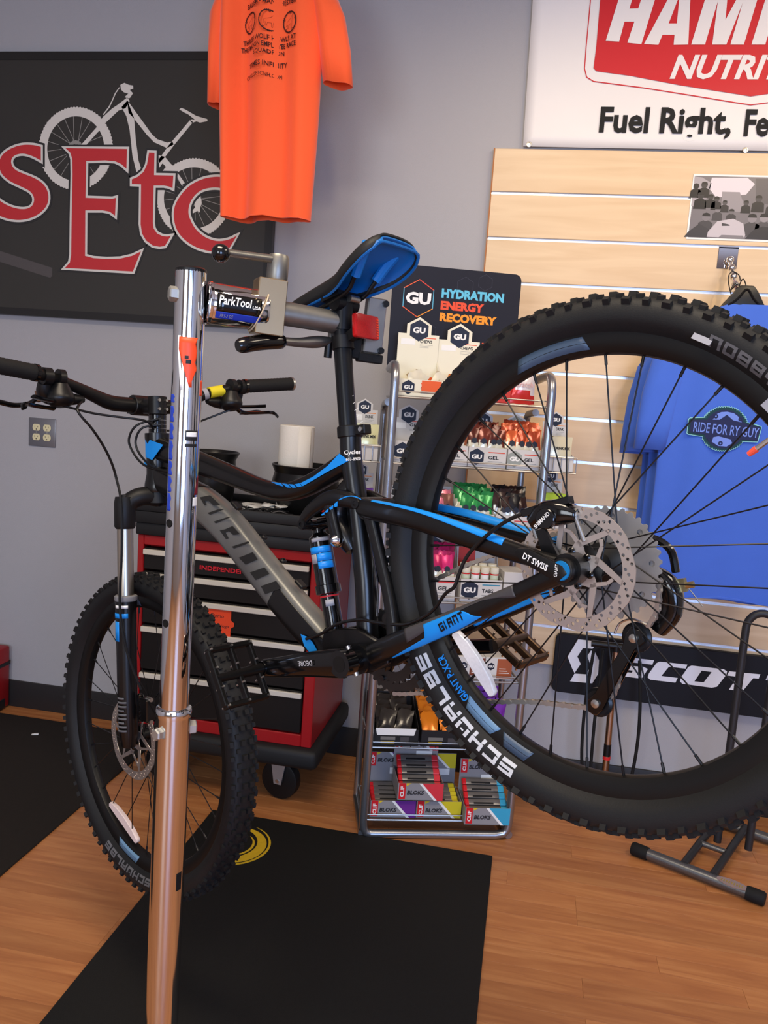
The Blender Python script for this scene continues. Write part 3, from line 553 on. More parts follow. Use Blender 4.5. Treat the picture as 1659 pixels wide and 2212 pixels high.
def sup(cx, cy, cz, h, w, t, e=.7, n=16):
    """superellipse ring; t = path direction in the xz plane, h half height in that plane, w half width in y"""
    t = V((t[0], 0, t[2])).normalized(); u = V((-t.z, 0, t.x)); ring = []
    for j in range(n):
        a = 2*PI*j/n; c, s = math.cos(a), math.sin(a)
        ring.append(V((cx, cy, cz)) + u*(h*math.copysign(abs(s)**e, s)) + V((0, 1, 0))*(w*math.copysign(abs(c)**e, c)))
    return ring
def btube(b, pts, e=.75, n=16, k=5, m=0):
    """pts: (x, y, z, half height, half width)"""
    P = spline(pts, k); rings = []
    for i, p in enumerate(P):
        a = P[max(0, i-1)]; c = P[min(len(P)-1, i+1)]; rings.append(sup(p[0], p[1], p[2], p[3], p[4], (c[0]-a[0], 0, c[2]-a[2]), e, n))
    return b.loft(rings, m)
def side_plate(b, poly, y0, y1, m=0):
    """flat plate in the bike plane: poly of (x, z), between y0 and y1"""
    return b.prism(poly, -max(y0, y1), -min(y0, y1), m, T=frame((0, 0, 0), (1, 0, 0), (0, 0, 1)))
def decal(name, poly, y, m, parent, th=.0004):
    me = curve2d([poly], th); o = obj(name, me, m, parent, frame((0, y, 0), (-1, 0, 0), (0, 0, 1))); 
    for v in me.vertices: v.co.x = -v.co.x
    return o
def ytext(name, body, p0, p1, h, y, m, parent, bold=0, shear=0, y1=None):
    """lettering on a left face: baseline from p0 to p1 (x, z); reads correctly from the left side"""
    d = V((p1[0]-p0[0], 0, p1[1]-p0[1])); L_ = d.length; d.y = (y1-y) if y1 is not None else 0; me = block_text(body, L_, h, .3) if body == 'GIANT' and L_ > .03 else text(body, L_, h, bold, shear, .0004)
    d.normalize(); upv = V((-d.z, 0, d.x)); upv = -upv if upv.z*1 < 0 and abs(upv.z) > .3 else upv
    nrm = V((0, 1, 0)); T = frame((p0[0], y, p0[1]), d, nrm.cross(d))
    return obj(name, me, m, parent, T)
AX = V((-.39073, 0, .92050)); P0 = V((1.09148, 0, -.01719)); FO = V((.92050, 0, .39073))
def st(t, f=0, y=0): return P0+AX*t+FO*f+V((0, y, 0))

# ---- front triangle
b = MB()
b.tube([st(.522), st(.526), st(.54), st(.56), st(.615), st(.635), st(.645)], [.027, .029, .0275, .0235, .0235, .0265, .0265], 20)
btube(b, [(.846, 0, .545, .026, .021), (.790, 0, .506, .023, .020), (.722, 0, .455, .0215, .019), (.648, 0, .4, .019, .018), (.582, 0, .350, .0165, .017), (.527, 0, .317, .0165, .017), (.470, 0, .303, .0175, .017), (.40, 0, .301, .018, .016), (.346, 0, .303, .020, .016)])
b.tube(spline([(.330, 0, .354), (.347, 0, .31), (.361, 0, .25), (.378, 0, .185), (.397, 0, .11), (.421, 0, .042), (.432, 0, .0)], 4), .0182, 16)
b.tube([(.427, .040, -.012), (.427, -.040, -.012)], .0235, 20)
btube(b, [(.352, 0, .27, .012, .013), (.38, 0, .255, .016, .022), (.408, 0, .225, .018, .026), (.402, 0, .185, .018, .027), (.398, 0, .16, .012, .02)], k=4)
fr = part('frame', b, fb)
b = MB()
btube(b, [(.868, 0, .490, .024, .020), (.817, 0, .443, .029, .022), (.748, 0, .379, .033, .0235), (.693, 0, .309, .034, .0235), (.6425, 0, .2205, .033, .0235), (.5955, 0, .139, .0325, .0235), (.552, 0, .072, .031, .025), (.512, 0, .024, .028, .028), (.47, 0, .0, .026, .033), (.43, 0, -.012, .024, .036)], e=.55)
dt = part('down_tube', b, gun)
# black lower end and head end sleeves of the down tube paint
b = MB(); btube(b, [(.869, 0, .490, .0247, .0207), (.817, 0, .443, .0297, .0227), (.758, 0, .390, .0333, .0242)], e=.55); part('upper_sleeve', b, fb)
# big lettering blocks on the down tube side: straps with gaps
def dstrip(name, pts, x0, x1, a0, a1, m, off, e, n=26):
    P = spline(pts, 20); rows = []
    for k in range(1, len(P)-1):
        p = P[k]
        if not x1 <= p[0] <= x0: continue
        d = V((P[k+1][0]-P[k-1][0], 0, P[k+1][2]-P[k-1][2])).normalized(); u = V((-d.z, 0, d.x)); row = []
        for j in range(n):
            a = math.radians(a0+(a1-a0)*j/(n-1)); c, s_ = math.cos(a), math.sin(a)
            row.append(V(p[:3])+u*((p[3]+off)*math.copysign(abs(s_)**e, s_))+V((0, 1, 0))*((p[4]+off)*math.copysign(abs(c)**e, c)))
        rows.append(row)
    o = MB().grid(rows).build(name, m, dt); md = o.modifiers.new('thickness', 'SOLIDIFY'); md.thickness = .0003
DTP = [(.868, 0, .490, .024, .020), (.817, 0, .443, .029, .022), (.748, 0, .379, .033, .0235), (.693, 0, .309, .034, .0235), (.6425, 0, .2205, .033, .0235), (.5955, 0, .139, .0325, .0235), (.552, 0, .072, .031, .025), (.512, 0, .024, .028, .028), (.47, 0, .0, .026, .033), (.43, 0, -.012, .024, .036)]
dstrip('black_lower_paint', DTP, .603, .435, -28, 208, fb, .0005, .55)
for pl in ([(0.7275,0.3877),(0.6961,0.3793),(0.6745,0.3508),(0.6937,0.3568),(0.7045,0.3716),(0.7163,0.3753),(0.7142,0.3664),(0.7196,0.3676)], [(0.717,0.351),(0.684,0.3456),(0.6632,0.3384),(0.7111,0.3451)], [(0.706,0.3289),(0.6655,0.3223),(0.6509,0.3182),(0.701,0.3235)], [(0.6951,0.3071),(0.6786,0.3033),(0.656,0.3012),(0.642,0.2802),(0.6607,0.2851),(0.6699,0.2963),(0.6811,0.2975),(0.6765,0.2842),(0.684,0.2855)], [(0.6734,0.2666),(0.6239,0.2594),(0.6219,0.2558),(0.6688,0.2612)], [(0.6624,0.2409),(0.6203,0.237),(0.6133,0.2206),(0.6488,0.2229)], [(0.6429,0.2055),(0.6008,0.2011),(0.5935,0.1863),(0.6329,0.1876)], [(0.6239,0.1729),(0.5807,0.169),(0.5732,0.1525),(0.6182,0.1559)]):
    decal('lettering_block', pl, .0240, gund, dt)
for x, z in ((.664, .345), (.612, .262), (.580, .205), (.553, .152)):
    d = V((-.54, 0, -.84)); u = V((-.84, 0, .54)); T = frame((x, -.004, z-.002), d, V((0, 1, 0)), u)
    if x in (.612, .580): MB().lathe([(.0, 0), (.006, 0), (.006, .003), (.004, .005), (.002, .005), (.002, .003), (0, .003)], 12).build('bottle_bolt', black, dt, T=T)
    else: MB().box(-.011, .011, -.007, .007, -.002, .005).build('cable_guide', black, dt, T=T, bev=(.0015, 1))
b = MB().box(-.008, .008, -.0055, .0055, 0, .0003); b.build('barcode_sticker', white, dt, T=frame((.519, .0, .066), V((-.58, 0, -.81)), V((0, 1, 0)), V((-.81, 0, .58))))
decal('blue_flash', [(0.5508,0.0635),(0.5354,0.0536),(0.5278,0.0425),(0.5206,0.0211),(0.542,0.0292),(0.5501,0.0422)], .0292, blue, dt)
decal('blue_flash', [(0.8515,0.5701),(0.7984,0.5313),(0.8467,0.5186),(0.8661,0.5337)], .0242, blue, fr)
decal('blue_flash', [(0.8727,0.5283),(0.8621,0.5204),(0.8707,0.5169),(0.8786,0.5203)], .0242, blue, fr)
decal('blue_flash', [(0.4605,0.3065),(0.4263,0.3044),(0.3872,0.3076),(0.3545,0.3156),(0.3441,0.302),(0.3395,0.2961),(0.391,0.2987),(0.4325,0.299),(0.4564,0.2995)], .0184, blue, fr)
for k, pl in enumerate(([(0.4747,0.3105),(0.4622,0.3072),(0.4584,0.3003),(0.4682,0.3024)], [(0.489,0.317),(0.4776,0.3114),(0.4715,0.3032),(0.4812,0.3067)], [(0.5035,0.3241),(0.4917,0.3181),(0.4846,0.3083),(0.4941,0.3125)], [(0.5291,0.3378),(0.5058,0.3256),(0.5022,0.3175),(0.5167,0.3273)])):
    decal('blue_flash', pl, .0184, blue, fr)
q_ = [(0.3454,0.3071),(0.3109,0.2935),(0.3449,0.2978),(0.3141,0.286)]
ytext('shop_sticker', 'Cycles', q_[0], q_[1], .009, .0190, white, fr, .01)
ytext('shop_sticker', '603-8900', q_[2], q_[3], .005, .0190, white, fr, .0)
# rocker pivot bolt on the seat tube
MB().lathe([(0, .016), (.004, .016), (.010, .009), (.0125, .004), (.0125, 0)], 18).build('pivot_bolt', chrome, fr, T=frame((.406, .026, .183), (1, 0, 0), (0, 0, -1)))

# ---- rocker link
b = MB()
for s in (1, -1):
    btube(b, [(.474, s*.030, .236, .007, .006), (.455, s*.030, .246, .010, .007), (.425, s*.030, .252, .012, .008), (.392, s*.030, .251, .014, .008), (.362, s*.030, .238, .014, .008), (.335, s*.030, .219, .010, .007)], k=5)
    btube(b, [(.398, s*.030, .25, .012, .0065), (.402, s*.030, .215, .011, .0065), (.404, s*.030, .183, .011, .0065)], k=3)
b.cyl((.468, .034, .234), (.468, -.034, .234), .009, n=14).cyl((.338, .034, .221), (.338, -.034, .221), .010, n=14)
rk_ = part('rocker_link', b, fb)
for x, z in ((.468, .234), (.338, .221)): MB().lathe([(0, .002), (.004, .002), (.004, .004), (.008, .004), (.0085, 0)], 14).build('pivot_cap', black, rk_, T=frame((x, .034, z), (1, 0, 0), (0, 0, -1)))
decal('blue_flash', spline([(0.3665,0.2378),(0.3555,0.2374),(0.3433,0.2349),(0.3323,0.2297),(0.3208,0.2204)], 3)+spline([(0.322,0.2235),(0.3317,0.2313),(0.3427,0.2363),(0.3548,0.239),(0.3669,0.2396)], 3), .0384, blue, rk_)
for pl in ([(0.3801,0.2368),(0.3709,0.238),(0.3742,0.2304),(0.3806,0.2313)], [(0.3923,0.2351),(0.3822,0.2355),(0.3854,0.2308),(0.3918,0.2309)], [(0.4032,0.2334),(0.3948,0.2345),(0.3973,0.2298),(0.4035,0.2306)], [(0.414,0.2317),(0.4054,0.2326),(0.4074,0.2288),(0.4137,0.2296)]):
    decal('blue_flash', pl, .0384, blue, rk_)
# ---- lower link plate and bottom bracket cover
b = MB()
for s in (1, -1): side_plate(b, [(.503, .036), (.492, .051), (.45, .046), (.419, .036), (.399, .021), (.377, .002), (.372, -.022), (.372, -.034), (.41, -.038), (.47, -.03), (.51, -.01)], s*.024, s*.034)
ll = part('lower_link', b, fb, bev=(.002, 1))
MB().lathe([(0, .004), (.005, .004), (.005, .007), (.0125, .007), (.014, 0)], 18).build('pivot_cap', black, ll, T=frame((.396, .034, -.013), (1, 0, 0), (0, 0, -1)))

# ---- swingarm (rear triangle)
b = MB()
for s in (1, -1):
    btube(b, [(.340, s*.026, .216, .011, .009), (.318, s*.030, .203, .0165, .011), (.223, s*.046, .151, .0165, .0115), (.15, s*.051, .101, .0165, .0115), (.083, s*.056, .054, .014, .0105), (.03, s*.0635, .020, .012, .010), (.008, s*.066, .004, .014, .009)])
    btube(b, [(.398, s*.036, -.013, .017, .011), (.345, s*.045, -.011, .0185, .012), (.24, s*.054, -.0095, .0165, .0115), (.148, s*.059, -.007, .0145, .011), (.065, s*.063, -.003, .0125, .010), (.008, s*.066, 0, .014, .009)])
    btube(b, [(.322, s*.028, .2, .012, .009), (.326, s*.030, .13, .010, .008), (.330, s*.035, .056, .010, .008), (.340, s*.041, -.005, .012, .009)], k=4)
    b.cyl((0, s*.056, 0), (0, s*.079, 0), .0205, n=20)
    side_plate(b, [(.022, .010), (.034, .026), (.030, .062), (.018, .062), (.012, .02)], s*.058, s*.064) if s > 0 else None
b.cyl((.330, .03, .205), (.330, -.03, .205), .014, n=14).cyl((.338, .045, .03), (.338, -.045, .03), .010, n=12)
sa = part('swingarm', b, fb)
SSP = lambda s: [(.340, s*.026, .216, .011, .009), (.318, s*.030, .203, .0165, .011), (.223, s*.046, .151, .0165, .0115), (.15, s*.051, .101, .0165, .0115), (.083, s*.056, .054, .014, .0105), (.03, s*.0635, .020, .012, .010), (.008, s*.066, .004, .014, .009)]
CSP = lambda s: [(.398, s*.036, -.013, .017, .011), (.345, s*.045, -.011, .0185, .012), (.24, s*.054, -.0095, .0165, .0115), (.148, s*.059, -.007, .0145, .011), (.065, s*.063, -.003, .0125, .010), (.008, s*.066, 0, .014, .009)]
def bstrip(name, pts, x0, x1, fa, m, off=.0005, e=.75):
    """thin decal hugging a stay between x0 and x1; fa(t) gives the two angles round the section (0 = left face, positive = down)"""
    P = spline(pts, 24); rows = []
    sel = [k for k in range(1, len(P)-1) if x1 <= P[k][0] <= x0]
    for q, k in enumerate(sel):
        p = P[k]; d = V((P[k+1][0]-P[k-1][0], 0, P[k+1][2]-P[k-1][2])).normalized(); u = V((-d.z, 0, d.x)); a0, a1 = fa(q/max(1, len(sel)-1)); row = []
        for j in range(9):
            a = math.radians(a0+(a1-a0)*j/8); c, s_ = math.cos(a), math.sin(a)
            row.append(V(p[:3])+u*((p[3]+off)*math.copysign(abs(s_)**e, s_))+V((0, 1, 0))*((p[4]+off)*math.copysign(abs(c)**e, c)))
        rows.append(row)
    o = MB().grid(rows).build(name, m, sa); md = o.modifiers.new('thickness', 'SOLIDIFY'); md.thickness = .0003; return o
bstrip('blue_flash', SSP(1), .312, .088, lambda t: (-76, -50+36*t), blue)
bstrip('blue_flash', SSP(-1), .30, .06, lambda t: (-80, -15), blue)
bstrip('blue_flash', CSP(1), .345, .150, lambda t: (58-40*t/.42 if t < .42 else (-34 if t < .80 else -34+70*(t-.80)/.20), 68 if t < .7 else 68-30*(t-.7)/.3), blue)
bstrip('grey_band', CSP(1), .30, .085, lambda t: (-64, 10-44*min(1, t*1.7) if t < .72 else -34+50*(t-.72)/.28), grey_decal, .0003)
for k in range(6): bstrip('dark_stripe', CSP(1), .138-.0105*k, .1345-.0105*k, lambda t: (-58, -4), gb, .0008)
bstrip('blue_flash', CSP(-1), .25, .10, lambda t: (-34+20*t, 30), blue)
o = ytext('lettering', 'GIANT', (.2265, -.0185), (.179, -.0130), .0125, .0676, gb, sa, .02, .15, .0692)
# ---- rear shock
b = MB(); S0 = V((.466, 0, .232)); S1 = V((.498, 0, .048)); sd = (S1-S0)
L_ = lambda t: tuple(S0.lerp(S1, t))
b.tube([L_(-.03), L_(.08), L_(.10), L_(.12), L_(.56), L_(.57)], [.011, .011, .014, .0195, .0195, .018], 20)
b.tube([L_(.56), L_(.565), L_(.64), L_(.65)], [.018, .0222, .0222, .018], 20).tube([L_(.65), L_(1.0)], .0155, 18).cyl((.466, .02, .232), (.466, -.02, .232), .010, n=14).cyl((.498, .02, .048), (.498, -.02, .048), .010, n=14)
b.tube([L_(.0), V(L_(.02))+V((-.03, 0, -.004)), V(L_(.1))+V((-.05, .0, -.01))], .011, 12)
sk = part('rear_shock', b, gb)
def band(t0, t1, r, m, nm): MB().tube([L_(t0), L_(t1)], r, 20).build(nm, m, sk)
band(.66, .675, .0168, redm, 'travel_ring'); 
def arcband(name, t0, t1, a0, a1, r, m):
    ax_ = sd.normalized(); u = V((0, 1, 0)); w = ax_.cross(u); rows = []
    for t in (t0, t1): rows.append([V(L_(t))+(u*math.cos(a0+(a1-a0)*j/10)+w*math.sin(a0+(a1-a0)*j/10))*r for j in range(11)])
    o = MB().grid(rows).build(name, m, sk); md = o.modifiers.new('thickness', 'SOLIDIFY'); md.thickness = .0003
shk = mat('shock_grey_label', (150, 150, 156), .4)
arcband('blue_label', .21, .27, -1.7, .9, .0198, blue); arcband('blue_label', .275, .345, -1.7, -.25, .0198, blue); arcband('blue_label', .35, .415, -1.7, -.25, .0198, blue); arcband('grey_label', .275, .36, -.2, .9, .0198, shk); arcband('grey_label', .13, .165, -1.7, .1, .0198, shk); arcband('grey_label', .70, .76, -1.2, -.2, .0158, shk)
# ---- seatpost, collar, saddle
b = MB().tube([(.345, 0, .325), (.3085, 0, .44), (.286, 0, .51), (.276, 0, .535)], .0152, 18).tube([(.284, 0, .508), (.264, 0, .548)], [.018, .016], 16).cyl((.264, .024, .545), (.264, -.024, .545), .013, n=16)
b.box(-.020, .020, -.03, .03, -.004, .004, T=frame((.264, 0, .556), (.97, 0, .2), (0, 1, 0)))
sp_ = part('seatpost', b, mat('seatpost_black', (22, 23, 25), .3, .3))
MB().cyl((.246, .006, .545), (.246, -.016, .545), .006, n=12).build('clamp_bolt', zinc, sp_)
for k in range(9): MB().box(-.0035 if k % 2 else -.0055, .003, -.0003, .0003, -.0003, .0003, T=frame((.322-.0035*k*0+.0, .0, .40), (1, 0, 0), (0, 1, 0)) @ Tr(-.0152+.0007*k, .0, .012*k-.05)).build('height_mark', white, sp_)
b = MB().tube([(.3375, 0, .337), (.3315, 0, .355)], .0215, 20).box(-.040, -.018, -.009, .009, -.008, .008, T=frame((.334, 0, .346), (.95, 0, .31), (0, 1, 0)))
co = part('seat_collar', b, black, bev=(.0015, 1)); MB().cyl((.303, .012, .336), (.303, -.012, .336), .004, n=10).build('clamp_bolt', zinc, co)
SD = [(.392, .013, .606, .010), (.380, .0185, .608, .020), (.35, .0215, .606, .026), (.31, .0255, .600, .029), (.27, .0325, .592, .032), (.235, .044, .584, .031), (.205, .057, .582, .031), (.178, .063, .583, .031), (.154, .063, .585, .030), (.136, .056, .586, .027), (.126, .042, .586, .020)]
def sring(x, hw, zt, dp, inset=0, lift=0, n=26):
    out = []
    for j in range(n):
        a = PI*j/(n-1); c = math.cos(a); s_ = math.sin(a)
        out.append((x, (hw-inset)*math.copysign(abs(c)**.8, c), zt-dp+lift+(dp-inset)*(s_**.55)))
    return out
b = MB(); b.grid([sring(*p) for p in spline(SD, 3)]); sad = part('saddle', b, mat('saddle_black', (26, 27, 28), .55, bump=.1, bscale=300))
md = sad.modifiers.new('thickness', 'SOLIDIFY'); md.thickness = .004; md.offset = -1
sblue = mat('saddle_blue_shell', (16, 98, 168), .4)
b = MB(); b.grid([[(x, y*1.0, z) for x, y, z in sring(p[0], p[1], p[2]-.005, p[3]-.004, .0035, -.0008)] for p in spline(SD, 3)]); o = b.build('saddle_shell', sblue, sad); md = o.modifiers.new('thickness', 'SOLIDIFY'); md.thickness = .0025; md.offset = 1
b = MB()
for i, p in enumerate(SD[4:]): pass
rim = [(p[0], p[1]-.003, p[2]-p[3]-.0005) for p in SD]; rim += [(p[0], -p[1]+.003, p[2]-p[3]-.0005) for p in reversed(SD)]
MB().tube(spline(rim, 3, True), .0026, 6, closed=True).build('shell_rim', sblue, sad)
rails = MB()
for s in (1, -1): rails.tube(spline([(.37, s*.006, .588), (.33, s*.016, .566), (.30, s*.022, .554), (.238, s*.022, .547), (.212, s*.024, .556), (.165, s*.034, .580)], 5), .0036, 8)
rails.build('saddle_rails', black, sad)
for s in (1, -1): MB().tube(spline([(.206, s*.0245, .5585), (.185, s*.029, .570), (.155, s*.037, .583)], 4), [.0085]*9, 10).build('rail_socket', mat('socket_blue', (22, 116, 194), .4), sad)
# ---- rear reflector on the post
rr_ = mat('red_reflector', (178, 12, 16), .22, var=.45, vscale=420, coat=.6)
rp = part('seatpost_reflector', MB().tube([(.2945, 0, .478), (.288, 0, .498)], .0185, 18).box(-.030, -.012, -.006, .006, -.008, .008, T=frame((.288, 0, .49), (1, 0, .0), (0, 1, 0))).cyl((.268, -.008, .49), (.258, -.012, .488), .008, n=12), black)
T = frame((.250, -.012, .496), V((0, -1, 0)), V((-.35, 0, .93)))
MB().prism(rrect(-.028, .028, -.0195, .0195, .004), 0, .010, T=T).build('reflector_lens', rr_, rp, bev=(.002, 2))
for j in range(8):
    MB().box(.021, .026, -.017+.0042*j, -.0147+.0042*j, .010, .0106, T=T).build('lens_bar', mat('orange_red_lens', (240, 70, 40), .3), rp)

# ---- wheels
TP = [(.2975, .0125), (.303, .0190), (.311, .0260), (.320, .0285), (.329, .0280), (.337, .0245), (.342, .0165), (.3445, .0)]
def side_y(r):
    for (a, ya), (b_, yb) in zip(TP, TP[1:]):
        if a <= r <= b_: return ya+(yb-ya)*(r-a)/(b_-a)
    return TP[-1][1]
WR = M(((1, 0, 0, 0), (0, 0, -1, 0), (0, 1, 0, 0), (0, 0, 0, 1)))  # lathe z -> local -y ; keeps circle in xz
def wheel(name, T, flL, flR, fr_, spoke0, rear):
    RP = [(.3005, .0148), (.299, .0150), (.288, .0143), (.280, .0120), (.2745, .0085), (.2725, .0030)]
    prof = RP+[(r, -y) for r, y in reversed(RP)]
    w = part(name, MB().lathe(prof, 96, closed=True, T=WR), mat('rim_black', (12, 12, 12), .42), T=T)
    prof = spline(TP, 2); prof = prof+[(r, -y) for r, y in reversed(prof[:-1])]
    MB().lathe(prof, 120, closed=True, T=WR).build('tyre', tyre_m, w)
    # tread knobs, moulded in rows
    b = MB(); n = 80
    for k in range(n):
        a = 2*PI*k/n; odd = k % 2
        rows = ((.0070, .3435, .0052, .0055, 0, 3.6), (-.0070, .3435, .0052, .0055, 0, 3.6), (.0172, .3400, .0040, .0046, .30, 2.0), (-.0172, .3400, .0040, .0046, .30, 2.0), (.0255, .3345, .0040, .0052, .70, 1.1), (-.0255, .3345, .0040, .0052, .70, 1.1))
        for q, (y, r, hw, hl, tilt, _) in enumerate(rows):
            if q in (2, 3): aa = a+PI/n
            else: aa = a
            if q in (4, 5): hl = .0060 if odd else .0046
            if q in (0, 1) and odd: y *= 1.25
            s = 1 if y > 0 else -1
            Tm = M.Rotation(-aa, 4, 'Y') @ Tr(r, y, 0) @ Rz(s*tilt)
            b.add([(h_, yy*(1 if h_ < 0 else .86), zz*(1 if h_ < 0 else .86)) for h_ in (-.003, .0062) for yy in (-hw, hw) for zz in (-hl, hl)], [(0, 1, 3, 2), (4, 6, 7, 5), (0, 4, 5, 1), (2, 3, 7, 6), (1, 5, 7, 3), (0, 2, 6, 4)], 0, Tm)
    tag(b.build('tread_knobs', mat('tread_rubber', (21, 21, 21), .7, var=.2, vscale=50), w, smooth=20), None, kind='stuff')
    # hub
    b = MB().lathe([(.009, .052 if not rear else .070), (.012, .045 if not rear else .055), (.0185, flL-.012*0+.006), (.0285, flL+.003), (.0285, flL-.002), (.015, flL-.008), (.013, 0), (.015, flR+.008), (.0285, flR+.002), (.0285, flR-.003), (.016, flR-.008), (.010, -.052 if not rear else -.070)], 28, T=M(((1, 0, 0, 0), (0, 0, 1, 0), (0, -1, 0, 0), (0, 0, 0, 1))))
    b.build('hub', black, w)
    # 32 crossed spokes; four shapes shared around the wheel
    spm = mat('spoke_black', (28, 28, 30), .35, .4); shp = {}
    for k in range(32):
        a = math.radians(spoke0+11.25*k); left = k % 2; trail = (k//2) % 2; key = (left, trail)
        if key not in shp:
            fy = flL if left else flR; off = math.radians(62) * (1 if trail else -1)
            h = (fr_*math.cos(off), fy, fr_*math.sin(off)); e = (.2735, .002 if left else -.002, 0); e1 = V(e).lerp(V(h), .052)
            m_ = MB().cyl(h, e, .00105, n=6).cyl(tuple(e1), e, .0021, .0021, n=8).mesh('spoke'); m_.materials.append(spm); shp[key] = m_
        obj('spoke', shp[key], None, w, M.Rotation(-a, 4, 'Y'))
    return w
def ring_text(w, body, a_mid, r0, h, span, m, name='tyre_lettering', flip=1, yfun=None, bold=.02):
    """lettering bent round the left side of the tyre; a_mid in degrees in the xz plane, text runs clockwise as seen from the left"""
    me = block_text(body, span, h) if name == 'tyre_lettering' else text(body, span, h, bold, 0, .0004)
    for v in me.vertices:
        r = r0+v.co.y*flip; a = math.radians(a_mid)+flip*(v.co.x-span/2)/r0; yy = (yfun or side_y)(r)+.0006+v.co.z
        v.co = (r*math.cos(a), yy, r*math.sin(a))
    return obj(name, me, m, w)
rwh = wheel('rear_wheel', None, .034, -.021, .0255, 92.4, True)
FWT = Tr(1.1320, 0, -.0014) @ M.Rotation(-0.0318, 4, AX)
fwh = wheel('front_wheel', FWT, .028, -.030, .0240, 95.0, False)
tw = mat('tyre_white_print', (196, 198, 200), .5); tg = mat('tyre_grey_print', (92, 92, 94), .5)
ring_text(rwh, 'SCHWALBE', -27.0, .3045, .0175, .215, tw)
ring_text(rwh, 'NOBBY NIC', 156, .3055, .0135, .150, tg, bold=.02)
ring_text(fwh, 'SCHWALBE', -57, .3065, .0135, .185, tg)
def rim_decal(w, a0, a1, m, r0=.279, r1=.2965, nm='rim_decal', y=.0149):
    rows = []
    for r in (r0, r1):
        e = (r-r0)/(r1-r0)*.035
        rows.append([(r*math.cos(a0+e+(a1-a0-2*e)*j/12), y if r > .29 else .0128, r*math.sin(a0+e+(a1-a0-2*e)*j/12)) for j in range(13)])
    o = MB().grid(rows).build(nm, m, w); md = o.modifiers.new('thickness', 'SOLIDIFY'); md.thickness = .0004
slate = mat('slate_decal', (70, 88, 108), .4); skyb = mat('sky_decal', (104, 140, 170), .4)
rim_decal(rwh, math.radians(89), math.radians(112), slate); rim_decal(rwh, math.radians(-38), math.radians(-24), skyb); rim_decal(rwh, math.radians(-50), math.radians(-39), slate)
rim_decal(fwh, math.radians(92), math.radians(112), slate); rim_decal(fwh, math.radians(-62), math.radians(-44), skyb)
ring_text(rwh, 'GIANT P-XCR', -17, .281, .0125, .075, blue, 'rim_lettering', yfun=lambda r: .0150 if r > .287 else .0132)
o = MB().box(-.0085, .0085, -.0055, .0055, 0, .0005).build('rim_label', shk, rwh, T=frame((.2895*math.cos(math.radians(161)), .0150, .2895*math.sin(math.radians(161))), V((math.sin(math.radians(161)), 0, -math.cos(math.radians(161)))), V((math.cos(math.radians(161)), 0, math.sin(math.radians(161))))))
o = MB().box(-.012, .012, -.007, .007, 0, .0006).build('tyre_label', shk, rwh, T=frame((.313*math.cos(math.radians(140.5)), .0272, .313*math.sin(math.radians(140.5))), V((math.sin(math.radians(140.5)), 0, -math.cos(math.radians(140.5)))), V((math.cos(math.radians(140.5)), -.3, math.sin(math.radians(140.5))))))
# valve
va = math.radians(166.2); b = MB().cyl((.272*math.cos(va), 0, .272*math.sin(va)), (.243*math.cos(va), 0, .243*math.sin(va)), .003, n=10); vv = b.build('valve_stem', zinc, rwh)
MB().cyl((.247*math.cos(va), 0, .247*math.sin(va)), (.236*math.cos(va), 0, .236*math.sin(va)), .0042, .0032, n=10).build('valve_cap', mat('orange_cap', (238, 86, 62), .45), rwh)
clear = mat('clear_reflector', (228, 226, 224), .18, var=.15, vscale=250, coat=.6)
def reflector(w, a, r, m, ln_=.105, y=.004, rot=0):
    c, s_ = math.cos(a), math.sin(a); pts = [(-ln_/2, -.006), (-ln_*.3, -.0095), (0, -.0105), (ln_*.3, -.0095), (ln_/2, -.006), (ln_/2+.003, 0), (ln_/2, .007), (ln_*.25, .0105), (0, .0115), (-ln_*.25, .0105), (-ln_/2, .007), (-ln_/2-.003, 0)]
    T = frame((r*c, y, r*s_), V((s_, 0, -c)), V((c, 0, s_))) @ Rz(rot)
    MB().prism([(x, yv-.000*x+abs(x)**2*1.2) for x, yv in pts], -.004, .006, T=T).cyl((0, 0, .005), (0, 0, .0075), .0055, n=12, T=T).build('spoke_reflector', m, w, bev=(.0012, 1))
reflector(rwh, math.radians(-17.0), .243, clear); reflector(fwh, math.radians(-42), .245, mat('pale_pink_reflector', (232, 212, 206), .3, coat=.3), .125)
